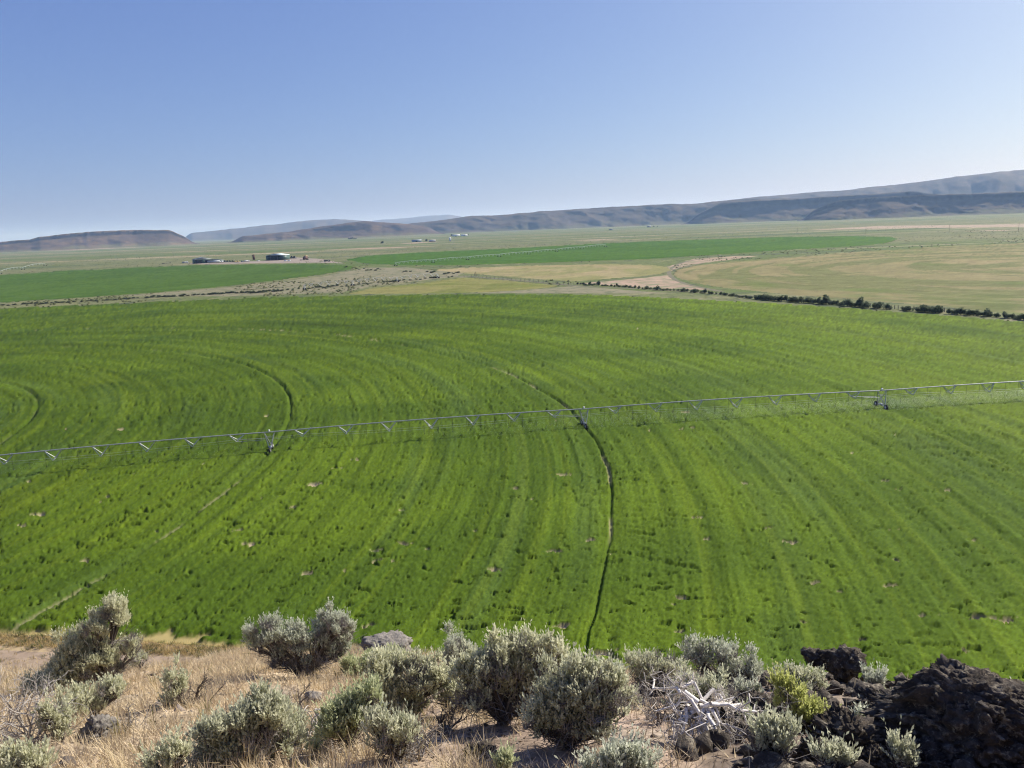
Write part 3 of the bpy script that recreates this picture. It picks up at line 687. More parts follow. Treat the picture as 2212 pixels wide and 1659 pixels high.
# ------------------------------------------------------------------ shrubs along the field edges
def leaf_ball(n, rx, ry, rz, size, c0, c1, lumps=6, zoff=0.0):
    """an uneven crown of leaf clump faces; returns V, F, col"""
    L = rng.normal(size=(lumps, 3)); L /= np.linalg.norm(L, axis=1, keepdims=True); L = L * rng.uniform(.25, .75, (lumps, 1)) * [rx, ry, rz]; L[:, 2] = np.abs(L[:, 2]) * 1.1 + rz * .15
    k = rng.integers(0, lumps, n); d = rng.normal(size=(n, 3)); d /= np.linalg.norm(d, axis=1, keepdims=True)
    P = L[k] + d * rng.uniform(.55, 1, (n, 1)) * np.array([rx, ry, rz]) * .55; P[:, 2] = np.maximum(P[:, 2], -rz * .05) + zoff
    a = rng.normal(size=(n, 3)) + d * .3; a /= np.linalg.norm(a, axis=1, keepdims=True); b_ = np.cross(a, rng.normal(size=(n, 3))); b_ /= np.linalg.norm(b_, axis=1, keepdims=True)
    s = size * rng.uniform(.6, 1.3, (n, 1))
    V = np.stack([P + a * s, P + b_ * s * .7, P - a * s, P - b_ * s * .7], 1).reshape(-1, 3)
    col = lerp(np.array(c0), np.array(c1), rng.uniform(0, 1, (n, 1))); col = np.repeat(col, 4, 0)
    return V, np.arange(n * 4).reshape(-1, 4), col

def shrub_proto(n, r, h, size, c0, c1):
    V, F, c = leaf_ball(n, r, r, h * .62, size, c0, c1, 7, h * .18)
    me = mesh_from('crown', V, F, MT['tree'], None, c); 
    mbt = MB()
    for _ in range(4):
        a = random.uniform(0, 6.3); mbt.path([(0, 0, -.05), (math.cos(a) * r * .2, math.sin(a) * r * .2, h * .3), (math.cos(a) * r * .5, math.sin(a) * r * .5, h * .7)], [.09 * h / 3, .06 * h / 3, .02], 5, (.1, .08, .065))
    st = mbt.build('stem', MT['bark'])
    return me, st

DG0, DG1 = (.07, .09, .055), (.16, .19, .115)
protos = [shrub_proto(260, 1.9, 3.2, .38, DG0, DG1) for _ in range(3)]
def place_shrub(pr, name, label, group, p, sc, first):
    t = thing(name, label, 'shrub', tuple(p), random.uniform(0, 6.28), group)
    t.scale = sc
    for o in pr:
        c = o if o.name not in first else None
        if c is None:
            c = o.copy(); COL.objects.link(c)
        else: first.add(o.name)
        c.parent = t
first = set()
hr = [(1248, 615), (1330, 620), (1420, 627), (1500, 632), (1560, 638), (1640, 648), (1700, 652), (1790, 658), (1880, 666), (1960, 672), (2050, 678), (2130, 684), (2212, 691), (2330, 702)]
px_ = 1248.0
while px_ < 2320:
    py_ = np.interp(px_, [p[0] for p in hr], [p[1] for p in hr]) - .5
    big = 1640 < px_ < 1900 or random.random() < .25
    gap = (1905 < px_ < 1950 and random.random() < .6) or (px_ > 1640 and random.random() < .10)
    if not gap:
        k = random.uniform(.6, 1.0) * (1.1 if big else .8) * (1.25 if px_ > 1640 else .95)
        p = G(px_, py_ + random.uniform(-.8, .8))
        k *= .88; place_shrub(random.choice(protos), 'hedge_shrub', 'dark green shrub in the hedge row between the alfalfa and the large tan circle', 'hedge shrubs beside the tan circle', p, (k * 1.25, k * 1.1, k * random.uniform(.75, 1.15)), first)
    px_ += random.uniform(6, 12) * (.85 if px_ > 1500 else .75)
bl = [(0, 661), (170, 652), (330, 643), (420, 638), (560, 632), (700, 621), (820, 611), (900, 604), (984, 598)]
px_ = -30.0
protos2 = [shrub_proto(120, 1.5, 1.7, .36, (.055, .07, .04), (.12, .14, .08)) for _ in range(2)]
while px_ < 984:
    py_ = np.interp(px_, [p[0] for p in bl], [p[1] for p in bl])
    if random.random() < .9:
        k = random.uniform(.6, 1.2) * (1.1 if 330 < px_ < 600 or px_ > 850 else .85)
        p = G(px_, py_ + random.uniform(-1.2, 1.0))
        place_shrub(random.choice(protos2), 'brush_shrub', 'low dark shrub in the brush row edging the deep green circle', 'brush row below the deep green circle', p, (k * 1.25, k * 1.25, k), first)
    px_ += random.uniform(7, 14)
for a, b_, n in (((770, 582), (1000, 593), 20), ((720, 578), (790, 580), 5)):
    for k in range(n):
        u = random.random(); p = G(lerp(a[0], b_[0], u), lerp(a[1], b_[1], u) + random.uniform(-3, 2)); q = random.uniform(.5, 1.2)
        place_shrub(random.choice(protos2), 'brush_shrub', 'low shrub on the tan strip between the deep green circle and the straw circle', 'brush on the tan strip', p, (q * 1.3, q * 1.3, q), first)

# sagebrush clumps too many to count, out on the plain and the tan strip
pts = []
polyH = [G(*p) for p in [(250, 640), (500, 620), (700, 597), (790, 578), (880, 578), (1000, 590), (985, 598), (800, 618), (740, 632), (500, 640)]]
crops_ = [np.array([G(*p)[:2] for p in q]) for q in (BF, CF, DF, EF, FF)]
cx_ = rng.uniform(-300, 2500, 60000); dep_ = rng.uniform(0, 1, 60000) ** 1.4
cy_ = 486.5 - (cx_ - 1106) * .0402 + 14 + dep_ * 120
Gx = np.array([G(a, b_)[:2] for a, b_ in zip(cx_[:26000], cy_[:26000])])
ok = np.hypot(Gx[:, 0], Gx[:, 1]) > 500
for q in crops_ + [np.array([G(*p)[:2] for p in AF])]: ok &= ~inside(q, Gx[:, 0], Gx[:, 1])
ok &= fbm2(Gx[:, 0] / 120, Gx[:, 1] / 260, 333, 3) > .42
Gx = Gx[ok][:7000]
H_ = np.array([p[:2] for p in polyH]); lo = H_.min(0); hi = H_.max(0); hx = rng.uniform(lo, hi, (520, 2)); hx = hx[inside(H_, hx[:, 0], hx[:, 1])]
def clumps(name, P, smin, smax, label, c0, c1):
    n = len(P); s = rng.uniform(smin, smax, n); base = np.array([[1, 0, 0], [.3, .95, 0], [-.8, .6, 0], [-.8, -.6, 0], [.3, -.95, 0], [0, 0, .85], [.45, .35, .6], [-.4, -.3, .62]])
    f = np.array([[0, 1, 6], [1, 2, 5], [2, 3, 7], [3, 4, 7], [4, 0, 6], [5, 2, 7], [7, 4, 5], [4, 6, 5], [6, 1, 5]])
    V = base[None] * s[:, None, None] * rng.uniform(.7, 1.3, (n, 8, 1)); V[:, :, :2] += P[:, None, :]; V[:, :, 2] *= .9
    col = np.repeat(lerp(np.array(c0), np.array(c1), rng.uniform(0, 1, (n, 1))), 8, 0)
    kind(mesh_from(name, V.reshape(-1, 3), (f[None] + np.arange(n)[:, None, None] * 8).reshape(-1, 3), MT['tree'], None, col), 'stuff', label, 'brush')
clumps('plain_sagebrush', Gx, .5, 1.4, 'olive sagebrush dotted over the plain', (.08, .09, .035), (.16, .165, .065))
clumps('strip_sagebrush', hx, .25, .7, 'small brush dotted over the tan strip', (.12, .12, .055), (.2, .185, .09))

# ------------------------------------------------------------------ fence between the straw circle and the wedge
def fence(pts, n, label, h=1.3):
    P = [G(*p) for p in pts]; base = P[0]
    t = thing('post_fence', label, 'fence', tuple(base))
    Q = [lerp(P[min(int(u * (len(P) - 1)), len(P) - 2)], P[min(int(u * (len(P) - 1)), len(P) - 2) + 1], u * (len(P) - 1) - min(int(u * (len(P) - 1)), len(P) - 2)) - base for u in np.linspace(0, 1, n)]
    for q in Q:
        m_ = MB(); k = random.uniform(.9, 1.3); m_.seg(q, q + [random.uniform(-.1, .1), 0, h * k], .16, .14, 5); m_.build('post', MT['wood'], t)
    m_ = MB()
    for z in (.45, .85, 1.2):
        Qa = np.array(Q) + [0, 0, z]; m_.seg(Qa[:-1], Qa[1:], .025, .025, 3)
    m_.build('wire', MT['galv'], t)
fence([(1003, 598), (1110, 606), (1240, 616.5)], 26, 'post and wire fence between the straw circle and the wedge', 1.9)
fence([(1880, 663.5), (1960, 670), (2060, 675.5)], 22, 'post and rail fence in the hedge gap at the right', 1.6)
m_ = MB(); q = G(1027, 597); t = thing('gate_frame', 'tall timber A frame post at the corner of the fence', 'post', tuple(q))
for s in (-1, 1): m_ = MB(); m_.seg([s * 1.2, 0, 0], [0, 0, 4.2], .2, .15, 5); m_.build('post', MT['wood'], t)
m_ = MB(); m_.seg([-.7, 0, 1.6], [.7, 0, 1.6], .12, .12, 5); m_.build('crossbar', MT['wood'], t)

# ------------------------------------------------------------------ power poles
def pole(p, label, h=11):
    t = thing('power_pole', label, 'pole', tuple(p), random.uniform(-.3, .3), 'power poles across the plain')
    m_ = MB(); m_.seg([0, 0, 0], [0, 0, h], .22, .15, 7); m_.build('post', MT['wood'], t)
    m_ = MB(); m_.box((0, 0, h - .9), (2.6, .16, .2)); ar = m_.build('crossarm', MT['wood'], t)
    for s in (-1.1, 0, 1.1): m_ = MB(); m_.seg([s, 0, h - .8], [s, 0, h - .45], .08, .05, 5); m_.build('insulator', MT['greygreen'], ar)
for a, b_, l in ((1722, 506.5, 'power pole above the bright green circle, left of three'), (1870, 505.5, 'power pole above the tip of the bright green circle'), (2050, 503, 'power pole on the right of the plain, above the large tan circle'),
                 (375, 557, 'lone power pole on the plain left of the low green shed'), (2200, 500, 'power pole at the right edge of the plain')):
    pole(G(a, b_), l, 14)

# ------------------------------------------------------------------ farm buildings and vehicles
def part(name, mat, parent, fn):
    m_ = MB(); fn(m_); return m_.build(name, mat, parent)

def facing(p):
    """angle that turns a thing's -Y side towards the viewpoint"""
    return math.atan2(p[1], p[0]) - math.pi / 2

# big open fronted shed: the left end and front face the viewer
p = G(601, 561.5); sc = np.hypot(p[0], p[1]) / FPX
W, Dp, Hh = 33.0, 22.0, 9.0
bs = thing('machine_shed', 'large green steel shed with pale roof and open front', 'shed', tuple(p), facing(p) - .55)
part('wall', MT['green_steel'], bs, lambda m_: m_.box((-W / 2 + .15, 0, Hh / 2 - .5), (.3, Dp, Hh - 1)))
part('wall', MT['green_steel'], bs, lambda m_: m_.box((W / 2 - .15, 0, Hh / 2 - .5), (.3, Dp, Hh - 1)))
part('wall', MT['green_steel'], bs, lambda m_: m_.box((0, Dp / 2 - .15, Hh / 2 - .5), (W - .64, .3, Hh - 1)))
part('wall', MT['green_steel'], bs, lambda m_: m_.box((-W * .40, -Dp / 2 + .2, Hh / 2 - .5), (W * .16, .3, Hh - 1)))
part('wall', MT['green_dark'], bs, lambda m_: m_.box((W * .38, -Dp / 2 + .2, Hh / 2 - .5), (W * .22, .3, Hh - 1)))
part('fascia', MT['green_dark'], bs, lambda m_: m_.box((0, -Dp / 2 + .2, Hh - 1.25), (W - .7, .26, .9)))
rf = part('roof', MT['roof_white'], bs, lambda m_: m_.prism([(-W / 2 - .6, Hh - 1), (0, Hh + 1.5), (W / 2 + .6, Hh - 1), (W / 2 + .6, Hh - .65), (0, Hh + 1.9), (-W / 2 - .6, Hh - .65)], -Dp / 2 - .6, Dp / 2 + .6))
for x in (-8, -1.5, 5): part('column', MT['galv'], bs, lambda m_: m_.box((x, -Dp / 2 + .5, (Hh - 1.2) / 2), (.4, .4, Hh - 1.2)))
part('floor', MT['yard'], bs, lambda m_: m_.box((0, 0, .06), (W - 1, Dp - 1, .1)))

p = G(437, 568.5)
ls = thing('machine_shed', 'low grey green gabled shed with two dark doorways and a lean to', 'shed', tuple(p), facing(p) + .12)
W2, D2, H2 = 29.0, 22.0, 6.5
part('roof', MT['roof_grey'], ls, lambda m_: m_.prism([(-W2 / 2 - .5, H2), (0, H2 + 3.6), (W2 / 2 + .5, H2), (W2 / 2 + .5, H2 + .3), (0, H2 + 4), (-W2 / 2 - .5, H2 + .3)], -D2 / 2 - .5, D2 / 2 + .5))
for x, w_ in ((-W2 / 2 + 1.2, 2.4), (1.0, 6.0), (W2 / 2 - .4, .8)): part('wall', MT['green_steel'], ls, lambda m_: m_.box((x, -D2 / 2 + .15, H2 / 2), (w_, .3, H2)))
part('gable', MT['green_steel'], ls, lambda m_: m_.prism([(-W2 / 2 + .1, H2 - .9), (W2 / 2 - .1, H2 - .9), (W2 / 2 - .1, H2), (0, H2 + 3.55), (-W2 / 2 + .1, H2)], -D2 / 2 - .02, -D2 / 2 + .25))
part('wall', MT['green_steel'], ls, lambda m_: m_.box((-W2 / 2 + .15, .2, H2 / 2), (.3, D2 - .5, H2)))
part('wall', MT['green_steel'], ls, lambda m_: m_.box((W2 / 2 - .15, .2, H2 / 2), (.3, D2 - .5, H2)))
part('wall', MT['green_steel'], ls, lambda m_: m_.box((0, D2 / 2 - .2, H2 / 2), (W2 - .7, .3, H2)))
for x in (-6.9, 8.7): part('door_or_bay_shade', MT['dark'], ls, lambda m_: m_.box((x, -D2 / 2 + .6, 2.7), (9.6, .16, 5.4)))  # dark panels set into the two open bays, standing in for their inner shade
lt = part('lean_to', MT['green_steel'], ls, lambda m_: m_.prism([(W2 / 2 + .02, 0), (W2 / 2 + 21, 0), (W2 / 2 + 21, 3.4), (W2 / 2 + 14, 5.2), (W2 / 2 + .02, 5.6)], -D2 / 2 + 3, D2 / 2 - 3))
part('lean_to_roof', MT['roof_grey'], lt, lambda m_: m_.prism([(W2 / 2 + .03, 5.62), (W2 / 2 + 14, 5.22), (W2 / 2 + 21.4, 3.42), (W2 / 2 + 21.4, 3.62), (W2 / 2 + 14, 5.45), (W2 / 2 + .03, 5.85)], -D2 / 2 + 2.6, D2 / 2 - 2.6))
part('door_or_bay_shade', MT['white'], lt, lambda m_: m_.box((W2 / 2 + 13.5, -D2 / 2 + 2.96, 1.2), (1.4, .1, 2.4)))

def wheels(t, xs, y, r, w_=.4):
    for x in xs:
        for s in (-1, 1):
            m_ = MB(); m_.disc((x, s * y, r), (0, 1, 0), r, w_); wh = m_.build('wheel', MT['tyre'], t)
            m_ = MB(); m_.disc((x, s * y, r), (0, 1, 0), r * .5, w_ + .06, 8); m_.build('rim', MT['greygreen'], wh)

def pickup(p, rz, label, mat):
    t = thing('pickup_truck', label, 'pickup', tuple(p), rz)
    part('body', mat, t, lambda m_: m_.prism([(-2.8, .5), (2.8, .5), (2.8, 1.05), (1.3, 1.15), (-2.8, 1.15)], -.95, .95))
    cb_ = part('cab', mat, t, lambda m_: m_.prism([(-.9, 1.16), (1.3, 1.16), (.8, 1.9), (-.6, 1.9)], -.88, .88))
    part('windscreen', MT['glass'], cb_, lambda m_: m_.prism([(1.27, 1.24), (1.33, 1.24), (.9, 1.82), (.84, 1.82)], -.75, .75))
    wheels(t, (-1.8, 1.8), .86, .42, .28); return t
def tractor(p, rz, label, mat, s=1.0):
    t = thing('tractor', label, 'tractor', tuple(p), rz); t.scale = (s, s, s)
    part('hood', mat, t, lambda m_: m_.prism([(.3, .9), (2.9, .9), (2.9, 1.7), (.3, 1.95)], -.5, .5))
    part('cab', MT['glass'], t, lambda m_: m_.prism([(-1.3, 1.2), (.25, 1.2), (.1, 2.75), (-1.15, 2.75)], -.8, .8))
    part('roof', mat, t, lambda m_: m_.box((-.52, 0, 2.87), (1.7, 1.8, .2)))
    part('axle', MT['dark'], t, lambda m_: m_.box((-.3, 0, .85), (3.6, .5, .5)))
    wheels(t, (-.8,), 1.05, .95, .5); wheels(t, (2.1,), .9, .6, .35); return t
def trailer(p, rz, label, mat, L=9.0, H=.0, cab=None):
    t = thing('flatbed_trailer' if not H else 'box_trailer', label, 'trailer', tuple(p), rz)
    part('deck', MT['dark'], t, lambda m_: m_.box((0, 0, 1.1), (L, 2.5, .3)))
    if H: part('box', mat, t, lambda m_: m_.box((0, 0, 1.27 + H / 2), (L, 2.5, H)))
    else:
        part('headboard', mat, t, lambda m_: m_.box((L / 2 - .1, 0, 1.9), (.15, 2.4, 1.28)))
    part('hitch', MT['dark'], t, lambda m_: m_.box((L / 2 + .9, 0, .9), (1.8, .3, .25)))
    wheels(t, (-L * .36, -L * .24), 1.1, .5, .35); return t
def truck(p, rz, label, mat, boxmat, L=7.0):
    t = thing('farm_truck', label, 'truck', tuple(p), rz)
    cb_ = part('cab', mat, t, lambda m_: m_.prism([(L / 2 - .1, .7), (L / 2 + 2.4, .7), (L / 2 + 2.4, 1.7), (L / 2 + 1.5, 1.9), (L / 2 + 1.2, 3.0), (L / 2 - .1, 3.0)], -1.15, 1.15))
    part('windscreen', MT['glass'], cb_, lambda m_: m_.prism([(L / 2 + 1.52, 1.95), (L / 2 + 1.58, 1.95), (L / 2 + 1.28, 2.85), (L / 2 + 1.22, 2.85)], -1, 1))
    part('bed', boxmat, t, lambda m_: m_.box((-.3, 0, 1.9), (L - .8, 2.4, 1.7)))
    part('chassis', MT['dark'], t, lambda m_: m_.box((.8, 0, .85), (L + 2, 1.0, .3)))
    wheels(t, (-L * .3, L / 2 + 1.2), 1.05, .52, .35); return t
def baler(p, rz, label, mat):
    t = thing('hay_baler', label, 'farm machine', tuple(p), rz)
    part('body', mat, t, lambda m_: m_.prism([(-2.6, .7), (1.2, .7), (2.2, 1.5), (1.0, 2.5), (-1.6, 2.7), (-2.6, 2.0)], -1.2, 1.2))
    part('pickup_head', MT['dark'], t, lambda m_: m_.prism([(1.2, .3), (2.6, .3), (2.6, .8), (1.2, .9)], -1.4, 1.4))
    part('hitch', MT['dark'], t, lambda m_: m_.box((3.6, 0, .7), (3.0, .25, .2)))
    wheels(t, (-.8,), 1.35, .7, .4); return t
def at(zx, zy): return G(600 * .5486 + zx * .17360, 940 * .5486 + zy * .17360)     # points read from the enlarged farm
truck(at(400, 305), facing(at(400, 305)) + .3, 'grey farm truck parked left of the low shed', MT['greygreen'], MT['bluegrey'], 8)
trailer(at(765, 303), facing(at(765, 303)) + .15, 'long pale blue box trailer right of the low shed', MT['greygreen'], 20, 3.0)
trailer(at(170, 312), facing(at(170, 312)) + .5, 'dark flatbed trailer standing alone on the track left of the sheds', MT['dark'], 16)
for i, (x, m0, l) in enumerate(((838, 'white', 'white baler at the left end of the machinery row'), (872, 'white', 'second white baler in the machinery row'), (1035, 'yellow', 'yellow baler in the machinery row'), (1070, 'yellow', 'yellow baler at the right end of the machinery row'))):
    baler(at(x, 297 - i), facing(at(x, 296)) + 1.3, l, MT[m0])
for i, (x, l) in enumerate(((905, 'dark tractor beside the white balers'), (935, 'dark tractor in the middle of the machinery row'), (965, 'dark tractor fourth from the trailer in the machinery row'), (1000, 'dark tractor beside the yellow balers'))):
    tractor(at(x, 293), facing(at(x, 293)) + 1.2 + .2 * i, l, MT['dark'], 1.15)
tractor(at(1120, 292), facing(at(1120, 292)) + .4, 'dark blue tractor left of the white truck', MT['bluegrey'], 1.0)
truck(at(1168, 290), facing(at(1168, 290)) + .1, 'white truck between the machinery row and the big shed', MT['white'], MT['white'], 7)
pickup(at(1318, 281), facing(at(1318, 281)) + .3, 'white pickup just left of the big shed', MT['white'])
t = thing('feed_bin', 'tall brown feed bin left of the big shed', 'bin', tuple(at(1265, 274)), facing(at(1265, 274)))
part('bin_body', MT['rust'], t, lambda m_: m_.prism([(-2, 1.5), (2, 1.5), (2.2, 10), (-2.2, 10)], -2, 2))
for sx in (-1.7, 1.7):
    for sy in (-1.7, 1.7): part('leg', MT['dark'], t, lambda m_: m_.box((sx, sy, .75), (.25, .25, 1.5)))
part('lid', MT['dark'], t, lambda m_: m_.prism([(-2.4, 10), (2.4, 10), (0, 11)], -2.3, 2.3))
tractor(at(1736, 246), facing(at(1736, 246)) + 1.3, 'dark tractor just right of the big shed', MT['dark'], 1.6)
tractor(at(1770, 246), facing(at(1770, 246)) + 1.1, 'dark tractor second to the right of the big shed', MT['dark'], 1.6)
trailer(at(1868, 268), facing(at(1868, 268)) + .1, 'dark flatbed trailer in front of the rusty machine', MT['dark'], 9)
t = thing('combine_harvester', 'rusty red harvester at the right end of the farmyard', 'harvester', tuple(at(1912, 266)), facing(at(1912, 266)) + .5)
part('body', MT['rust'], t, lambda m_: m_.prism([(-4.5, 1.4), (2.2, 1.4), (2.2, 6.0), (-2.5, 6.4), (-4.5, 4.6)], -2.2, 2.2))
part('cab', MT['glass'], t, lambda m_: m_.prism([(2.25, 2.8), (4.2, 2.8), (4.0, 5.8), (2.25, 5.8)], -1.3, 1.3))
part('tank', MT['yellow'], t, lambda m_: m_.prism([(-1.8, 6.45), (1.8, 6.3), (2.3, 7.6), (-2.3, 7.7)], -1.9, 1.9))
wheels(t, (2.4,), 2.3, 1.3, .8); wheels(t, (-3.2,), 1.9, .8, .5)
truck(at(2165, 288), facing(at(2165, 288)), 'dark truck standing at the tip of the deep green circle', MT['dark'], MT['dark'], 7)
for x, l in ((1660, 'white stacked pallet in front of the big shed'), (1705, 'white stacked pallet right of the other pallet')):
    t = thing('pallet_stack', l, 'pallets', tuple(at(x, 279)), facing(at(x, 279)))
    for k in range(4): part('pallet', MT['white'], t, lambda m_: m_.box((0, 0, .25 + k * .38), (5.2, 2.4, .3)))
t = thing('farm_machine', 'dark machine parked inside the open bay of the big shed', 'machine', tuple(at(1590, 252)), facing(at(1590, 252)) + .2)
part('body', MT['bluegrey'], t, lambda m_: m_.prism([(-3, .9), (3, .9), (3, 2), (1, 3.4), (-3, 3.4)], -1.2, 1.2)); wheels(t, (-1.8, 1.8), 1.1, .7)

# ------------------------------------------------------------------ far farmsteads
def far_house(px, py, w_, d_, h_, roofm, wallm, label, rz=0.0):
    p = G(px, py); t = thing('far_barn', label, 'building', tuple(p), facing(p) + rz)
    part('wall', MT[wallm], t, lambda m_: m_.prism([(-w_ / 2, 0), (w_ / 2, 0), (w_ / 2, h_ * .62), (-w_ / 2, h_ * .62)], -d_ / 2, d_ / 2))
    m_ = MB(); pr = np.array([(-d_ / 2 - .6, h_ * .62 + .01), (d_ / 2 + .6, h_ * .62 + .01), (0, h_)])
    V = np.concatenate([np.c_[np.full(3, -w_ / 2 - .5), pr], np.c_[np.full(3, w_ / 2 + .5), pr]]); m_.add(V, [[0, 1, 4, 3], [1, 2, 5, 4], [2, 0, 3, 5]], [[0, 2, 1], [3, 4, 5]]); m_.build('roof', MT[roofm], t)
    part('door_or_bay_shade', MT['dark'], t, lambda m_: m_.box((0, -d_ / 2 - .04, h_ * .2), (w_ * .2, .1, h_ * .4)))
protos3 = [shrub_proto(200, 5.0, 9.0, 1.1, (.022, .036, .02), (.055, .08, .04)) for _ in range(2)]
def far_tree(px, py, k, label):
    place_shrub(random.choice(protos3), 'far_tree', label, 'trees by the far farmsteads', G(px, py), (k, k, k * random.uniform(.9, 1.15)), first)
far_house(985, 510.5, 40, 14, 9, 'white', 'white', 'left white barn of the middle farmstead')
far_house(1003, 510, 34, 12, 8, 'white', 'white', 'long white barn in the middle of the farmstead')
far_tree(975, 510, 1.2, 'dark tree at the left end of the middle farmstead'); far_tree(1011, 508.5, 1.0, 'dark tree at the right end of the middle farmstead'); far_tree(1004, 508.5, .9, 'smaller dark tree inside the middle farmstead')
far_house(900, 522.5, 34, 14, 8, 'greygreen', 'greygreen', 'low grey barn on the plain behind the farm')
far_tree(921, 521.5, 1.0, 'tree beside the low grey barn'); far_house(934, 522, 22, 10, 6, 'white', 'dark', 'small building right of the low grey barn')
far_house(972.5, 521, 6, 6, 12, 'white', 'white', 'small white tower on the plain')
far_tree(826, 526, 1.0, 'lone tree at the end of the long dark field strip')
for k, l in enumerate(('leftmost', 'second', 'middle', 'fourth', 'rightmost')): far_tree(753 + k * 4, 517 + random.uniform(-.6, .4), random.uniform(.8, 1.4), l + ' tree of the five in the clump below the low hill')
far_house(1402, 490.7, 26, 14, 8, 'white', 'wood', 'small barn with white roof below the long hill'); far_tree(1412, 490.5, .9, 'tree right of the small white roofed barn'); far_tree(1420, 490.2, .8, 'second tree right of the small white roofed barn')
for k, l in enumerate(('left', 'middle', 'right')): far_tree(1656 + k * 4, 468.5 + random.uniform(-.4, .4), random.uniform(1.3, 1.8), l + ' tree of the three below the dark rimmed mesa')
far_house(1833, 472.2, 22, 14, 11, 'white', 'white', 'bright white building in front of the right hand cliff')
far_house(2057, 461.7, 34, 14, 10, 'white', 'wood', 'long white roofed house among trees below the cliff')
far_tree(2048, 460.8, 1.9, 'large tree left of the white roofed house'); far_tree(2064, 460.8, 1.8, 'large tree right of the white roofed house'); far_tree(2076, 460.8, 1.7, 'bushy tree furthest right by the white roofed house')
far_house(1959, 462.3, 12, 10, 7, 'white', 'white', 'tiny white shed below the cliff')
far_house(1320, 497, 20, 10, 6, 'greygreen', 'wood', 'small grey building on the middle of the plain')

# ------------------------------------------------------------------ the hillside at our feet
_ex = np.radians([-60, -36.8, -30.9, -25.8, -20.9, -10.4, -5, 2.2, 9, 15.6, 22.4, 27.2, 33, 36.1, 60])
_ey = np.array([14.0, 14.4, 13.4, 13.8, 17.3, 16.2, 12.1, 11.4, 10.9, 10.4, 9.8, 9.0, 8.0, 7.4, 7.2])
def hill_z(x, y, fine=True):
    x = np.asarray(x, float); y = np.asarray(y, float)
    d = y; az = np.arctan2(x, np.maximum(y, .5))
    e = np.interp(az, _ex, _ey)
    z = CAM_H - 1.62 - .485 * np.minimum(d, e) - .80 * np.maximum(d - e, 0)
    if fine:
        z = z + (fbm2(x / 2.3, y / 2.3, 401, 3) - .5) * .38 + (fbm2(x / .45, y / .45, 411, 4, .6) - .5) * .13
    return np.maximum(z, -.6)
_big = lambda lo, hi, n: np.geomspace(lo, hi, n)
xs = np.concatenate([-_big(13, 160, 22)[::-1][:-1], np.arange(-13, 13.01, .085), _big(13, 160, 22)[1:]])
ys = np.concatenate([-_big(1.5, 60, 12)[::-1], np.arange(1.2, 19.5, .09), _big(19.6, 78, 30)])
X, Y = np.meshgrid(xs, ys); nx, ny = len(xs), len(ys); xr = X.ravel(); yr = Y.ravel()
zr = hill_z(xr, yr)
idx = np.arange(nx * ny).reshape(ny, nx); q = np.stack([idx[:-1, :-1], idx[:-1, 1:], idx[1:, 1:], idx[1:, :-1]], -1).reshape(-1, 4)
straw = np.array([.47, .365, .235]); dirt = np.array([.32, .24, .18]); dark_ = np.array([.13, .098, .07]); grey = np.array([.35, .29, .22])
def grassy(x, y):
    az = np.degrees(np.arctan2(x, y))
    return np.clip(fbm2(x / 1.6, y / 1.3, 421, 4) * 1.5 - .42 + np.interp(az, [-40, -12, 0, 8, 16, 40], [.42, .3, .02, -.05, -.1, -.25]), 0, 1)
gr = grassy(xr, np.maximum(yr, .1))
azr = np.degrees(np.arctan2(xr, np.maximum(yr, .1)))
rub = smooth(14, 20, azr + (fbm2(xr / 1.2, yr / 1.2, 471, 3) - .5) * 14) * smooth(12.5, 10.5, yr)
col = lerp(dirt, straw, smooth(.25, .7, gr)[:, None]); col = lerp(col, np.array([.12, .095, .075]), (rub * .75)[:, None]); col = lerp(col, dark_, (smooth(.55, .72, fbm2(xr / .5, yr / .5, 431, 4)) * .6)[:, None])
col = lerp(col, grey, (smooth(.55, .7, fbm2(xr / .9, yr / .9, 441, 3)) * .6)[:, None]); col = col * (.75 + .5 * rng.random(len(xr)))[:, None]
kind(mesh_from('hillside', np.c_[xr, yr, zr], q, MT['soil'], None, col, True), 'structure', 'steep hillside of dry soil, litter and straw grass in the foreground')

def rubm(x, y):
    return smooth(13, 19, np.degrees(np.arctan2(x, np.maximum(y, .1))) + (fbm2(x / 1.2, y / 1.2, 471, 3) - .5) * 14) * smooth(11.5, 9.5, y)
def hit(px, py):
    d = ray(px, py); t = 2.0
    for _ in range(4000):
        p = d * t + np.array([0, 0, CAM_H])
        if p[2] <= hill_z(p[0], p[1], False) or t > 40: break
        t += .02
    p[2] = float(hill_z(p[0], p[1])); return p, t

# the dirt road and its straw verge at the foot of the hill
strip('dirt_road', [G(-500, 1395, 0), G(-150, 1418), G(60, 1428), G(250, 1436), G(450, 1444), G(700, 1462), G(1000, 1490)], 3.4, MT['dirt'], .03, 'pale dirt road at the foot of the hill', .03)
sheet('road_verge', [G(-500, 1340), G(-150, 1362), G(0, 1369), G(250, 1383), G(530, 1401), G(900, 1440), G(1100, 1530), G(450, 1540), G(0, 1530), G(-500, 1500)], noise_mat('verge_soil', (.26, .19, .125), (.45, .34, .18), .5, .95, 6, .5, 6, c3=(.14, .13, .05), s3=.8, lo3=.56, hi3=.66), .012, 'straw coloured verge between the road and the alfalfa')

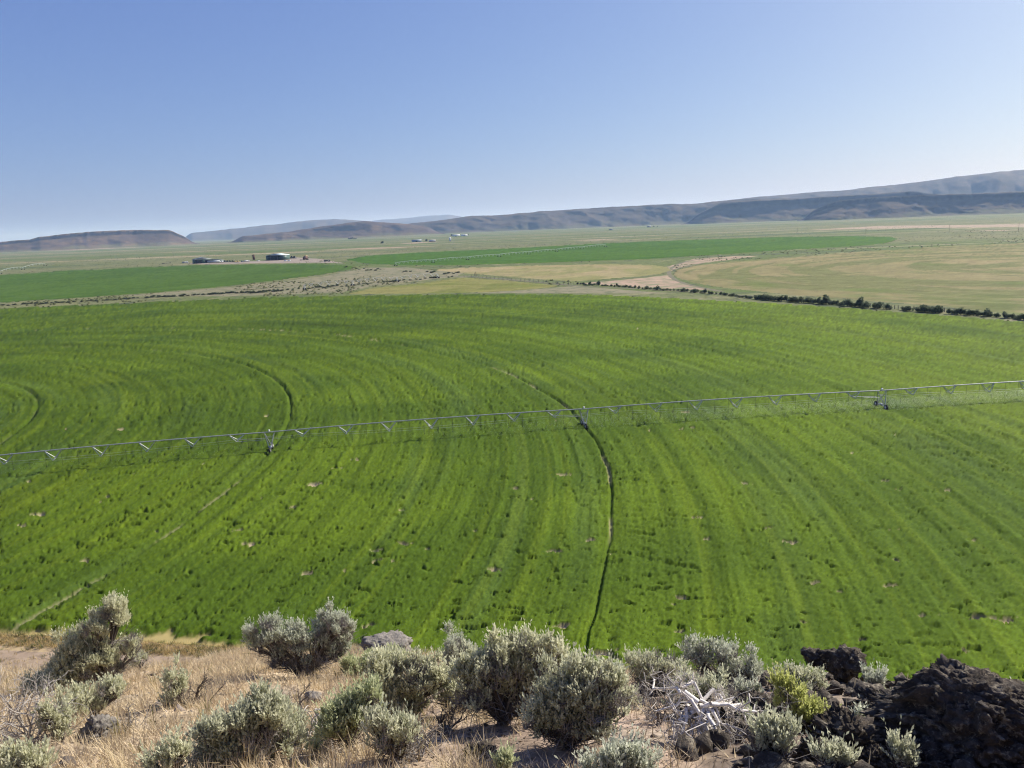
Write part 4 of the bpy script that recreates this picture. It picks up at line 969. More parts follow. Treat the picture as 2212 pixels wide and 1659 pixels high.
def blades(P, nb, hmin, hmax, wdt, spread, c0, c1, lean=.35, along=None):
    """grass tufts: two-segment blades; P (n,3)"""
    n = len(P); m_ = n * nb; B = np.repeat(P, nb, 0); hs = np.repeat(rng.uniform(hmin, hmax, n), nb) * rng.uniform(.5, 1.1, m_)
    th = rng.uniform(0, 2 * np.pi, m_); r = rng.uniform(0, 1, m_) * spread
    B = B + np.c_[np.cos(th) * r, np.sin(th) * r, np.zeros(m_)]
    dr = np.c_[np.cos(th), np.sin(th), np.zeros(m_)] * (rng.uniform(.05, 1, m_) * lean)[:, None]
    mid = B + (dr * .35 + [0, 0, .6]) * hs[:, None]; tip = B + (dr * 1.1 + np.array([0, 0, .92])) * hs[:, None]
    sd_ = np.c_[-np.sin(th + rng.normal(0, .8, m_)), np.cos(th + rng.normal(0, .8, m_)), np.zeros(m_)] * (wdt * rng.uniform(.6, 1.3, m_))[:, None]
    V = np.stack([B - sd_, B + sd_, mid + sd_ * .8, mid - sd_ * .8, tip], 1).reshape(-1, 3)
    i = np.arange(m_)[:, None] * 5
    c = np.repeat(lerp(np.array(c0), np.array(c1), rng.uniform(0, 1, (n, 1))), nb * 5, 0) * np.repeat(rng.uniform(.75, 1.2, (m_, 1)), 5, 0)
    return V, i + np.array([[0, 1, 2, 3]]), i + np.array([[3, 2, 4]]), c

def scatter(n, fn, x0=-12, x1=12, y0=2.5, y1=18):
    x = rng.uniform(x0, x1, n); y = rng.uniform(y0, y1, n)
    k = (np.abs(x) < y * .85 + 2) & (rng.random(n) < fn(x, y)); x = x[k]; y = y[k]
    return np.c_[x, y, hill_z(x, y) - .01]
P1 = scatter(70000, lambda x, y: (.06 + smooth(.15, .6, grassy(x, y)) * smooth(.36, .56, fbm2(x / .8, y / .8, 481, 3) + .06)) * (1 - .85 * rubm(x, y)))
def tufts(P, nb, lmin, lmax, wdt, spread, c0, c1):
    n = len(P); m = n * nb; B = np.repeat(P, nb, 0); th = rng.uniform(0, 2 * np.pi, m); r = rng.uniform(0, 1, m) * spread; L = rng.uniform(lmin, lmax, m)
    B = B + np.c_[np.cos(th) * r, np.sin(th) * r, np.zeros(m)]; ln = rng.uniform(.2, 1.6, m); ph = th + rng.normal(0, .7, m)
    D = np.c_[np.cos(ph) * ln, np.sin(ph) * ln - .12 * ln, np.ones(m)]; D /= np.linalg.norm(D, axis=1, keepdims=True); T = B + D * L[:, None]
    sd_ = np.c_[-np.sin(ph), np.cos(ph), np.zeros(m)] * (wdt * rng.uniform(.6, 1.4, m))[:, None]
    c = np.repeat(lerp(np.array(c0), np.array(c1), rng.uniform(0, 1, (n, 1))), nb * 3, 0) * np.repeat(rng.uniform(.7, 1.2, (m, 1)), 3, 0)
    return np.stack([B - sd_, B + sd_, T], 1).reshape(-1, 3), np.arange(m * 3).reshape(-1, 3), c
A0 = tufts(P1, 8, .06, .24, .0048, .09, (.52, .405, .245), (.74, .615, .42))
P2 = scatter(2600, lambda x, y: smooth(.2, .6, grassy(x, y)) * .6 * (1 - .9 * rubm(x, y)))
A2 = blades(P2, 10, .2, .42, .003, .09, (.52, .41, .23), (.70, .58, .36), .75)
P3 = scatter(1300, lambda x, y: .6 * smooth(.15, .5, grassy(x, y)) * (1 - .9 * rubm(x, y)))
A3 = blades(P3, 14, .12, .3, .004, .08, (.22, .2, .07), (.36, .3, .12), .5)
V = []; Q = []; T_ = []; C_ = []; o_ = 0
V.append(A0[0]); T_.append(A0[1]); C_.append(A0[2]); o_ = len(A0[0])
for a in (A2, A3):
    V.append(a[0]); Q.append(a[1] + o_); T_.append(a[2] + o_); C_.append(a[3]); o_ += len(a[0])
kind(mesh_from('dry_grass', np.concatenate(V), [np.concatenate(Q), np.concatenate(T_)], MT['grass'], None, np.concatenate(C_)), 'stuff', 'dry straw grass over the hillside', 'grass')
# weeds and stubble on the verge by the road
vx = [G(rng.uniform(-80, 640), rng.uniform(0, 1)) if False else None for _ in range(0)]
u = rng.uniform(-120, 820, 4200); v_ = rng.uniform(0, 1, 4200)
yy = np.interp(u, [-120, 0, 250, 530, 820], [1361, 1368, 1382, 1400, 1432]) + np.where(rng.random(4200) < .88, v_ * 26, 30 + v_ * 50)
Pv = np.array([G(a, b_, .02) for a, b_ in zip(u, yy)])
Av = blades(Pv, 5, .15, .5, .018, .35, (.42, .32, .14), (.6, .47, .22), .7)
Pw = Pv[rng.choice(len(Pv), 300, False)]; Aw = blades(Pw, 24, .2, .5, .02, .5, (.05, .09, .02), (.12, .14, .05), .8)
kind(mesh_from('verge_grass', np.concatenate([Av[0], Aw[0]]), [np.concatenate([Av[1], Aw[1] + len(Av[0])]), np.concatenate([Av[2], Aw[2] + len(Av[0])])], MT['grass'], None, np.concatenate([Av[3], Aw[3]])), 'stuff', 'straw stubble and weeds along the road verge', 'grass')
# twigs and stones lying on the soil
def flakes(n, fn, lmin, lmax, w_, c0, c1):
    P = scatter(n, fn); n = len(P); th = rng.uniform(0, 6.28, n); L = rng.uniform(lmin, lmax, n)[:, None]
    d = np.c_[np.cos(th), np.sin(th), rng.uniform(-.25, .45, n) - .45 * np.sin(th)] * L; sd_ = np.c_[-np.sin(th), np.cos(th), rng.uniform(-.6, .6, n) - .4 * np.cos(th)] * (w_ * rng.uniform(.6, 1.4, n))[:, None]
    P = P + [0, 0, .018]; V = np.stack([P - sd_, P + sd_, P + d + sd_ * .5, P + d - sd_ * .5], 1).reshape(-1, 3)
    return V, np.arange(n * 4).reshape(-1, 4), np.repeat(lerp(np.array(c0), np.array(c1), rng.random((n, 1))), 4, 0)
fa = flakes(60000, lambda x, y: .35 + .65 * smooth(.42, .6, fbm2(x / .7, y / .7, 451, 3)), .03, .13, .004, (.13, .095, .07), (.46, .37, .27))
fb = flakes(26000, lambda x, y: smooth(.4, .62, fbm2(x / .8, y / .8, 461, 3)), .02, .06, .012, (.06, .045, .035), (.24, .18, .13))
kind(mesh_from('twig_litter', np.concatenate([fa[0], fb[0]]), np.concatenate([fa[1], fb[1] + len(fa[0])]), MT['grass'], None, np.concatenate([fa[2], fb[2]])), 'stuff', 'fallen twigs, bark and dead leaves strewn on the soil', 'litter')
P = scatter(6000, lambda x, y: .8 + 0 * x); n = len(P); s = rng.uniform(.012, .05, n) * np.where(rng.random(n) < .06, 2.2, 1)
oc = np.array([[1, 0, 0], [0, 1, 0], [-1, 0, 0], [0, -1, 0], [0, 0, .8], [0, 0, -.8]]); of = np.array([[0, 1, 4], [1, 2, 4], [2, 3, 4], [3, 0, 4], [1, 0, 5], [2, 1, 5], [3, 2, 5], [0, 3, 5]])
V = P[:, None] + oc[None] * s[:, None, None] * rng.uniform(.6, 1.3, (n, 6, 1)) + [0, 0, .01]
kind(mesh_from('gravel', V.reshape(-1, 3), (of[None] + np.arange(n)[:, None, None] * 6).reshape(-1, 3), MT['bark'], None, np.repeat(lerp(np.array([.09, .075, .065]), np.array([.3, .25, .21]), rng.random((n, 1))), 6, 0)), 'stuff', 'small stones scattered over the hillside soil', 'gravel')

# ------------------------------------------------------------------ sagebrush
def frame_at(p):
    d = np.array(p) - np.array([0, 0, CAM_H]); dist = np.linalg.norm(d); h = np.array([d[0], d[1], 0]); h /= np.linalg.norm(h)
    zc = d @ _f; kv = _u[2] - (d @ _u) / zc * _f[2]          # how a metre of height shows at this place
    return zc / FPX, np.array([h[1], -h[0], 0]), h, math.acos(min(.999, kv))

def sprig_leaves(P, D, L, nl, c, wl=.30, ll=.026):
    n = len(P); m_ = n * nl; t = np.tile((np.arange(nl) + .1) / nl * .85, n) + rng.uniform(-.08, .08, m_)
    P_ = np.repeat(P, nl, 0); D_ = np.repeat(D, nl, 0); L_ = np.repeat(L, nl)
    side = rng.normal(size=(m_, 3)); side -= (side * D_).sum(1, keepdims=True) * D_; side /= np.linalg.norm(side, axis=1, keepdims=True) + 1e-9
    base = P_ + D_ * (t * L_)[:, None]; dirn = D_ * .95 + side * (.5 - .25 * t)[:, None]; dirn /= np.linalg.norm(dirn, axis=1, keepdims=True)
    ln = ll * rng.uniform(.7, 1.4, m_) * (1.05 - .25 * t); wv = np.cross(dirn, side); wv /= np.linalg.norm(wv, axis=1, keepdims=True) + 1e-9
    tw = rng.uniform(-1, 1, (m_, 1)); wv = wv + side * tw; wv /= np.linalg.norm(wv, axis=1, keepdims=True)
    V = np.stack([base, base + dirn * (ln * .6)[:, None] + wv * (ln * wl * .5)[:, None], base + dirn * ln[:, None], base + dirn * (ln * .6)[:, None] - wv * (ln * wl * .5)[:, None]], 1).reshape(-1, 3)
    cc = np.repeat(c, nl, 0) * rng.uniform(.8, 1.2, (m_, 1)); return V, np.arange(m_ * 4).reshape(-1, 4), np.repeat(cc, 4, 0)

PALE = ((.51, .51, .34), (.71, .70, .50)); GREYG = ((.46, .47, .32), (.64, .63, .46)); GREENY = ((.43, .46, .26), (.60, .62, .38)); YEL_ = ((.46, .49, .15), (.6, .61, .24)); SILV = ((.45, .47, .36), (.63, .64, .51))
BARK = np.array([.085, .07, .058]); GREYW = np.array([.33, .30, .265])

def bush(label, base, lobes, tint=PALE, dens=1.0, name='sagebrush', dead=0.12, thick=1.0, open_=0.0):
    """lobes: (px, py, rx, ry) in the 2212 px wide picture, taken to real sizes at the plant's own distance"""
    p, t_ = hit(*base); s, Rt, Fd, dep = frame_at(p)
    root = thing(name, label, 'shrub', tuple(p), 0, 'sagebrush on the hillside')
    up = np.array([0, 0, 1.0]); seg0 = []; seg1 = []; r0 = []; r1 = []; sc = []
    def add(a, b_, ra, rb, c): seg0.append(a); seg1.append(b_); r0.append(ra); r1.append(rb); sc.append(c)
    TP = []; TD = []; TL = []; TC = []
    top = max(1e-3, max((base[1] - l[1] + l[3]) * s for l in lobes))
    for lb in lobes:
        lx, ly, rx, ry = lb[:4]; ldead = lb[4] if len(lb) > 4 else dead
        dpt = rng.uniform(-.35, .35) * rx * s
        dh = ((base[1] - ly) * s - dpt * math.sin(dep) * .8) / math.cos(dep)
        c = Rt * (lx - base[0]) * s + Fd * dpt + up * max(dh, ry * s * .55)
        R = np.array([rx * s, (rx + ry) * .5 * s, ry * s * 1.05]) * 1.08
        # a bent limb from the crown of the root to the lobe
        st = np.array([0, 0, .02]); en = c - up * R[2] * .45; k = 5
        pts = [st + (en - st) * u + rng.normal(0, .035, 3) * math.sin(u * math.pi) * np.linalg.norm(en) * 1.6 + up * .12 * math.sin(u * math.pi) * np.linalg.norm(en) * (.6 if abs(lx - base[0]) > 30 else .1) for u in np.linspace(0, 1, k)]
        rr = np.linspace(.03, .011, k) * thick ** .75 * (.5 + .7 * min(1, (rx + ry) * s / .8))
        for a, b_, ra, rb in zip(pts[:-1], pts[1:], rr[:-1], rr[1:]): add(a, b_, ra, rb, BARK * rng.uniform(.8, 1.5))
        ncl = int(np.clip(11 + rx * ry / 110, 10, 34))
        gap = rng.normal(size=3); gap[2] *= .5; gap /= np.linalg.norm(gap)
        for j in range(ncl):
            d = rng.normal(size=3); d[2] = d[2] * .85 + .22; d /= np.linalg.norm(d)
            cc = c + (d[0] * Rt * R[0] + d[1] * Fd * R[1] + d[2] * up * R[2]) * rng.uniform(.35, .88)
            mid = lerp(pts[-1], cc, .5) + rng.normal(0, .02, 3)
            stp = pts[rng.integers(2, k)]
            add(stp, mid, .011 * thick, .008, BARK * rng.uniform(.8, 1.8)); add(mid, cc, .008, .004, lerp(BARK, GREYW, rng.random()))
            rc = R * rng.uniform(.15, .36) * [1, 1, 1.25]; isdead = rng.random() < ldead or (d @ gap > .62 and rng.random() < .75)
            if j % 6 == 0 and not isdead: cc = cc + (cc - c) * .22 + up * R[2] * rng.uniform(.15, .4); rc = rc * [.55, .55, 1.1]
            nt = int((24 if not isdead else 18) * dens * np.clip(R[0] * R[2] / .05, .35, 2.4) * (R[0] * R[2] / .05) ** .1)
            dd = rng.normal(size=(nt, 3)); dd[:, 2] = dd[:, 2] * .75 + .35; dd /= np.linalg.norm(dd, axis=1, keepdims=True)
            q_ = cc + (dd[:, :1] * Rt * rc[0] + dd[:, 1:2] * Fd * rc[1] + dd[:, 2:] * up * rc[2]) * rng.uniform(.5, 1.05, (nt, 1))
            W = dd[:, :1] * Rt + dd[:, 1:2] * Fd + dd[:, 2:] * up
            Dv = W * .42 + up * 1.05 + rng.normal(0, .22, (nt, 3)); Dv /= np.linalg.norm(Dv, axis=1, keepdims=True)
            for a in q_[::3 if not isdead else 1]: add(cc + rng.normal(0, .01, 3), a, .0042, .0024, lerp(BARK, GREYW, rng.random() if not isdead else .5 + .5 * rng.random()))
            if not isdead:
                TP.append(q_); TD.append(Dv); TL.append(rng.uniform(.055, .14, nt) * (1 + .8 * (rng.random(nt) < .2))); b0 = rng.random((nt, 1)) * .6 + rng.random() * .4
                TC.append(lerp(np.array(tint[0]), np.array(tint[1]), b0))
            else:
                for a, b_ in zip(q_, q_ + Dv * .09): add(a, b_, .0028, .0012, GREYW * rng.uniform(.6, 1.2))
        # fine twigs fanning up under the crown
        for j in range(16):
            a = pts[rng.integers(0, 3)]; d = rng.normal(size=3); d[2] = abs(d[2]) * .4 - .25; e = c + (d[0] * Rt * R[0] + d[1] * Fd * R[1] + d[2] * up * R[2]) * .75; e[2] = max(e[2], .03)
            md = lerp(a, e, .5) + rng.normal(0, .03, 3); kk = rng.random() ** .6; add(a, md, .006, .004, lerp(BARK, GREYW, kk * .8)); add(md, e, .004, .0018, lerp(BARK, GREYW, kk))
        # bare lower twigs
        for j in range(int(5 + 6 * dead * 4)):
            a = pts[rng.integers(1, 4)]; d = rng.normal(size=3); d[2] = -abs(d[2]) * .3 + .15; d /= np.linalg.norm(d)
            e = a + d * rng.uniform(.1, .28) * min(1, top / .8); add(a, e, .006, .003, lerp(BARK, GREYW, rng.random()))
            for _ in range(3):
                d2 = d + rng.normal(0, .6, 3); add(e, e + d2 * rng.uniform(.05, .12), .003, .0012, lerp(BARK, GREYW, rng.random()))
    # stump
    add(np.array([0, 0, -.12]), np.array([0, 0, .06]), .05 * thick * min(1.1, top), .036 * thick * min(1.1, top), BARK)
    mb_ = MB(); a0, a1, q0, q1, qc = map(np.array, (seg0, seg1, r0, r1, sc)); tk = q0 > .007
    mb_.seg(a0[tk], a1[tk], q0[tk], q1[tk], 5, qc[tk]); mb_.seg(a0[~tk], a1[~tk], q0[~tk], q1[~tk], 3, qc[~tk]); mb_.build('stems', MT['bark'], root)
    V, F, cl = sprig_leaves(np.concatenate(TP), np.concatenate(TD), np.concatenate(TL), 8, np.concatenate(TC), .36, .042 if name == 'sagebrush' else .036)
    mesh_from('foliage', V, F, MT['leaf'], root, cl)
    return root

def deadwood(label, base, arms, name='dead_sagebrush', colr=(GREYW, GREYW * 1.4), twig=1.0, r=.03, levels=3, cat='dead shrub', droop=0.0):
    """bare branching wood: arms = picture points the main limbs reach to"""
    p, _ = hit(*base); s, Rt, Fd, dep = frame_at(p); root = thing(name, label, cat, tuple(p))
    up = np.array([0, 0, 1.0]); S0 = []; S1 = []; R0 = []; R1 = []; SC_ = []
    def grow(a, d, L, ra, lev):
        n = 3; pt = a
        for k in range(n):
            d2 = d + rng.normal(0, .22, 3) - up * droop * .12; d2 /= np.linalg.norm(d2); q_ = pt + d2 * L / n
            rb = ra * (1 - .25 * (k + 1) / n * 1.6); S0.append(pt); S1.append(q_); R0.append(ra * (1 - .25 * k / n * 1.6)); R1.append(max(rb, .0012)); SC_.append(lerp(colr[0], colr[1], rng.random())); pt = q_; d = lerp(d, d2, .6)
            if lev > 0:
                for _ in range(2 if rng.random() < .45 * twig else 1):
                    b_ = d + rng.normal(0, .65, 3); b_ /= np.linalg.norm(b_); grow(q_, b_, L * rng.uniform(.4, .65), max(ra * .5, .002), lev - 1)
    for (ax, ay) in arms:
        dh = (base[1] - ay) * s / math.cos(dep); tgt = Rt * (ax - base[0]) * s + up * dh + Fd * rng.uniform(-.15, .15)
        L = np.linalg.norm(tgt); grow(np.array([0, 0, -.03]) if dh > 0 else np.array([0, 0, .12]), tgt / (L + 1e-6), L * .85, r, levels)
    m_ = MB(); m_.seg(np.array(S0), np.array(S1), np.array(R0), np.array(R1), 4, np.array(SC_)); m_.build('branches', MT['bark'], root)
    m_ = MB(); m_.path([(0, 0, -.1), (.01, 0, .04), (.0, .01, .12)], [r * 1.5, r * 1.35, r * 1.0], 7, colr[0]); m_.build('trunk', MT['bark'], root)
    return root

bush('tall silvery sagebrush with a forked crown, rising over the road at the left', (226, 1493), [(230, 1362, 26, 30), (268, 1352, 30, 36), (186, 1396, 36, 34), (228, 1436, 52, 40), (164, 1446, 50, 46), (118, 1462, 42, 30), (292, 1424, 24, 34, .8), (250, 1458, 30, 24, .5), (190, 1478, 40, 18, .5)], PALE, 1.1, dead=.15, thick=1.2)
bush('rounded pale sagebrush directly below the tall forked one', (187, 1556), [(172, 1524, 44, 30), (240, 1518, 32, 26), (205, 1536, 30, 22)], PALE, dead=.1)
bush('sagebrush beside the grey dead branches near the left edge', (134, 1612), [(134, 1572, 30, 34), (118, 1545, 16, 20)], PALE, dead=.15)
bush('small half bare sagebrush alone in the straw grass', (401, 1533), [(388, 1482, 26, 30), (372, 1512, 18, 14)], PALE, .9, dead=.15, thick=1.1)
bush('broad dense sagebrush at the bottom, left of the middle', (540, 1662), [(500, 1590, 55, 48), (570, 1580, 60, 52), (532, 1625, 90, 40), (612, 1622, 50, 42), (465, 1635, 45, 36)], GREYG, 1.0, dead=.12)
bush('pale sagebrush cut off by the bottom left corner', (52, 1705), [(40, 1650, 46, 28), (82, 1658, 36, 26)], PALE, dead=.05)
bush('low pale sagebrush on the bottom edge between the corner and the broad one', (372, 1700), [(352, 1652, 40, 24), (395, 1645, 34, 22)], PALE, dead=.2)
bush('large wide sagebrush with dark bare underside, left of the flat rock', (655, 1470), [(587, 1362, 36, 32), (612, 1392, 36, 26), (650, 1388, 36, 34), (722, 1374, 46, 32), (744, 1404, 34, 24), (690, 1402, 30, 26), (575, 1386, 22, 18), (620, 1424, 40, 24, .95), (690, 1434, 46, 24, .95), (735, 1428, 30, 22, .6)], SILV, 1.05, dead=.34, thick=1.5)
bush('low sagebrush spreading in front of the flat rock', (800, 1462), [(770, 1432, 40, 24), (822, 1432, 40, 22), (858, 1424, 28, 18)], GREENY, .9, dead=.1)
bush('wide pale sagebrush in the middle below the flat rock', (862, 1552), [(845, 1464, 52, 44), (905, 1462, 48, 40), (950, 1478, 36, 34), (868, 1514, 46, 28), (900, 1520, 40, 22, .5), (830, 1500, 34, 26)], PALE, 1.1, dead=.1)
bush('upright greyish sagebrush standing against the alfalfa near the middle', (990, 1452), [(986, 1402, 32, 34), (1004, 1416, 34, 28), (976, 1426, 28, 20)], SILV, 1.0, dead=.35)
bush('big old sagebrush with a thick dark trunk in the middle', (1089, 1580), [(1132, 1440, 62, 32), (1070, 1462, 56, 42), (1022, 1480, 40, 36), (1190, 1434, 36, 28), (1120, 1480, 60, 36), (1215, 1456, 28, 20), (1158, 1490, 34, 28), (1030, 1516, 44, 26, .5), (1140, 1530, 36, 24, .6), (1060, 1530, 40, 20, .9), (1100, 1500, 50, 30)], PALE, 1.05, dead=.14, thick=2.3)
bush('large rounded sagebrush in front of the thick trunked one', (1231, 1630), [(1250, 1516, 74, 44), (1195, 1558, 60, 38), (1304, 1498, 46, 36), (1318, 1540, 40, 36), (1260, 1570, 70, 40), (1160, 1580, 34, 26), (1220, 1600, 50, 26, .6), (1290, 1592, 44, 24, .6)], GREYG, 1.05, dead=.12, thick=1.6)
bush('dark limbed sagebrush with a flat crown, right of the middle', (1405, 1500), [(1382, 1440, 34, 28), (1430, 1434, 46, 28), (1462, 1456, 30, 24), (1400, 1462, 40, 18), (1380, 1482, 30, 16, .7), (1440, 1484, 34, 16, .6)], GREYG, .85, dead=.2, thick=1.6)
bush('tall twin crowned sagebrush against the alfalfa on the right', (1555, 1470), [(1502, 1412, 34, 26), (1560, 1412, 36, 24), (1602, 1428, 40, 26), (1520, 1432, 26, 18), (1622, 1446, 22, 20), (1570, 1456, 34, 14, .9), (1605, 1458, 24, 16, .7)], SILV, .9, dead=.18, thick=1.7)
bush('broad sagebrush right behind the white dead roots', (1522, 1534), [(1500, 1492, 46, 38), (1556, 1486, 44, 40), (1528, 1512, 52, 24), (1468, 1512, 30, 24)], GREYG, 1.0, dead=.2)
bush('pale green sagebrush on the bottom edge right of the middle', (1330, 1690), [(1300, 1640, 52, 30), (1362, 1632, 56, 38), (1330, 1612, 34, 26)], SILV, .9, dead=.05)
bush('green sagebrush beside the bare forked branch', (758, 1630), [(740, 1582, 46, 38), (780, 1560, 44, 36), (806, 1536, 32, 26)], GREENY, 1.0, dead=.1)
bush('greyish sagebrush on the bottom edge, left of the shaded ground', (858, 1648), [(840, 1588, 40, 36), (886, 1594, 36, 32), (862, 1618, 40, 24, .5), (820, 1560, 26, 22)], GREYG, .9, dead=.25)
bush('small bright sagebrush above the broad bottom one', (608, 1566), [(604, 1538, 22, 22), (622, 1546, 16, 16)], PALE, 1.0, dead=.05)
bush('round sagebrush left of the twin dark rocks', (1731, 1500), [(1702, 1472, 34, 24), (1746, 1472, 36, 24), (1726, 1480, 48, 18)], GREYG, 1.05, dead=.12)
bush('bright yellow green bush among the dark rocks', (1746, 1580), [(1708, 1504, 32, 30), (1692, 1484, 20, 18), (1752, 1526, 38, 32), (1768, 1556, 28, 26)], YEL_, 1.25, dead=.0, name='rabbitbrush')
bush('small silvery sagebrush at the foot of the big rock slope', (1890, 1480), [(1880, 1466, 20, 15), (1900, 1460, 16, 20)], SILV, 1.0, dead=.1)
bush('two small green tufts of sagebrush in front of the big rock', (1944, 1530), [(1926, 1508, 18, 16), (1962, 1510, 18, 16)], GREENY, 1.0, dead=.05)
bush('soft grey sagebrush right of the white dead roots', (1672, 1664), [(1652, 1622, 34, 34), (1694, 1626, 34, 32), (1672, 1606, 28, 24)], GREYG, 1.0, dead=.15)
bush('thin grey sagebrush among the dark rock blocks', (1866, 1610), [(1858, 1578, 16, 24), (1878, 1590, 20, 18)], SILV, .8, dead=.25)
bush('upright green sagebrush at the lower right among the blocks', (2068, 1640), [(2062, 1606, 18, 22), (2078, 1622, 18, 16)], GREENY, .9, dead=.05)
bush('small grey sagebrush on the bottom edge among the dark blocks', (1946, 1672), [(1940, 1640, 20, 22), (1962, 1650, 16, 16)], GREYG, .8, dead=.1)
bush('yellowish tuft growing on the face of the big rock', (2180, 1590), [(2176, 1566, 20, 18)], GREENY, .8, dead=.05)
bush('grey sagebrush peeping over the right end of the big rock', (2185, 1522), [(2182, 1496, 10, 18), (2204, 1520, 14, 18)], SILV, .8, dead=.1)
bush('little bright green sagebrush on the bottom edge in the middle', (1095, 1672), [(1092, 1648, 20, 18)], GREENY, 1.1, dead=0)
bush('small grey sagebrush behind the grassy patch left', (306, 1462), [(308, 1446, 26, 16)], GREYG, .9, dead=.15)
bush('small upright tuft between the rocks and the white dead roots', (1608, 1562), [(1608, 1545, 13, 14)], GREENY, .9, dead=0)
bush('small pale sagebrush at the edge above the bare soil', (1338, 1466), [(1336, 1450, 22, 13), (1312, 1456, 16, 9)], SILV, .9, dead=.1)
bush('twin small sagebrush tufts under the big rock near the right edge', (2142, 1632), [(2128, 1614, 13, 15), (2156, 1612, 13, 17)], GREENY, .9, dead=.05)
bush('ragged grey green sagebrush filling the gap left of the thick dark trunk', (985, 1545), [(968, 1508, 34, 28), (1006, 1516, 30, 26), (985, 1530, 36, 16, .7)], GREYG, .9, dead=.25)
bush('low pale sagebrush between the rounded one and the dark limbed one', (1352, 1530), [(1340, 1506, 26, 22), (1366, 1514, 22, 18)], GREYG, .9, dead=.25)
bush('grey sagebrush on the bottom edge under the dark layered block', (1800, 1690), [(1786, 1648, 26, 16), (1820, 1652, 22, 14)], GREYG, .9, dead=.1)
bush('small grey sagebrush beside the straw patch above the white roots', (1610, 1500), [(1602, 1482, 20, 14), (1628, 1488, 16, 12)], SILV, .9, dead=.3)
bush('small sagebrush above the grey bottom one, right of the left corner', (700, 1630), [(690, 1612, 24, 16)], GREENY, .8, dead=.2)

deadwood('grey bare dead sagebrush at the left edge', (68, 1612), [(40, 1500), (84, 1488), (110, 1540), (20, 1560), (60, 1470), (105, 1575), (30, 1530), (95, 1510), (130, 1560), (50, 1590)], r=.014, levels=3, twig=1.3)
deadwood('forked bare grey branch rising from the soil left of the middle', (712, 1614), [(690, 1530), (700, 1512), (655, 1548), (645, 1560), (722, 1540)], r=.026, levels=2, twig=.6)
deadwood('thin dark dead twigs above the forked bare branch', (652, 1545), [(655, 1490), (630, 1500), (668, 1496)], r=.014, colr=(BARK, BARK * 2))
deadwood('short dark snag with a pointed tip at the edge of the alfalfa', (1254, 1482), [(1275, 1438), (1262, 1442), (1240, 1462), (1272, 1455)], r=.034, levels=1, colr=(BARK * .9, GREYW * .8), name='dead_snag')
def dead_roots(label, base, apex, ends):
    p, _ = hit(*base); s, Rt, Fd, dep = frame_at(p); root = thing('dead_roots', label, 'dead stump', tuple(p)); up = np.array([0, 0, 1.0])
    W = lambda q: Rt * (q[0] - base[0]) * s + up * (base[1] - q[1]) * s / math.cos(dep)
    A = W(apex) - Fd * .05; mk = MB(); mw = MB(); WH = np.array([.82, .76, .67]); GR = np.array([.34, .30, .25])
    def limb(a, e, r, lev, bowv):
        n = 7; P = [a + (e - a) * u + up * bowv * math.sin(u * math.pi) + rng.normal(0, .032, 3) * (u > 0) for u in np.linspace(0, 1, n)]
        rr = np.linspace(r, r * .3, n); c = lerp(WH, GR, rng.random() * .4 + .25 * (lev > 0))
        (mk if lev == 0 else mw).path(P, rr, 6 if lev == 0 else 4, c)
        if lev < 2:
            for k in range(2, n):
                for _ in range((2 if k % 2 else 1) if lev == 0 else (1 if rng.random() < .45 else 0)):
                    d = (e - a) / np.linalg.norm(e - a) + rng.normal(0, .65, 3) - up * .25; limb(P[k], P[k] + d * np.linalg.norm(e - a) * rng.uniform(.18, .42), rr[k] * .5, lev + 1, bowv * .2)
    for (ex, ey, f) in ends:
        limb(A + rng.normal(0, .02, 3), W((ex, ey)) + Fd * f, rng.uniform(.010, .021), 0, rng.uniform(.05, .14))
    mk.path([A - up * .35 + Rt * .1, A - up * .1, A + up * .03], [.06, .055, .03], 7, WH)
    root.scale = (1.25, 1.25, 1.15); mk.build('roots', MT['bark'], root); mw.build('rootlets', MT['bark'], root)
dead_roots('bleached white uprooted stump with splayed roots', (1522, 1604), (1517, 1532), [(1430, 1566, -.1), (1452, 1590, -.25), (1478, 1622, -.35), (1500, 1640, -.45), (1536, 1655, -.5), (1562, 1640, -.4), (1585, 1612, -.3), (1618, 1562, 0), (1610, 1585, .1), (1468, 1550, .15), (1556, 1552, .2), (1528, 1618, -.3), (1490, 1580, -.1), (1444, 1548, .2), (1512, 1600, -.3), (1548, 1600, -.3), (1550, 1650, -.5), (1460, 1610, -.3), (1594, 1560, .1)])
deadwood('heap of grey fallen brush right of the white roots', (1592, 1610), [(1560, 1580), (1620, 1580), (1640, 1610), (1580, 1640), (1610, 1560), (1560, 1620), (1600, 1650)], r=.014, levels=3, colr=(GREYW * .45, GREYW), name='dead_brush')
deadwood('dark twiggy dead bush in the shade left of the thick trunk', (962, 1590), [(940, 1550), (985, 1548), (1010, 1570), (930, 1570), (960, 1540)], r=.014, colr=(BARK, BARK * 2.2), name='dead_brush')
deadwood('dark bare twigs on the right side of the small lone sagebrush', (418, 1533), [(448, 1490), (460, 1510), (430, 1480), (440, 1520), (470, 1500)], r=.014, colr=(BARK, BARK * 1.8), name='dead_brush')
deadwood('grey bare brush at the far left below the road', (66, 1480), [(30, 1470), (90, 1455), (60, 1452), (100, 1475)], r=.012, colr=(BARK, GREYW), name='dead_brush')
deadwood('brown dead brush below the dark limbed sagebrush', (1420, 1560), [(1400, 1515), (1425, 1505), (1445, 1520), (1385, 1535), (1455, 1540)], r=.012, colr=(BARK * 1.5, GREYW * .9), name='dead_brush')
deadwood('dead grey twigs lying in the grass right of the rough grey boulder', (268, 1592), [(300, 1570), (310, 1590), (285, 1565), (250, 1570)], r=.010, colr=(GREYW * .6, GREYW * 1.1), name='dead_brush')
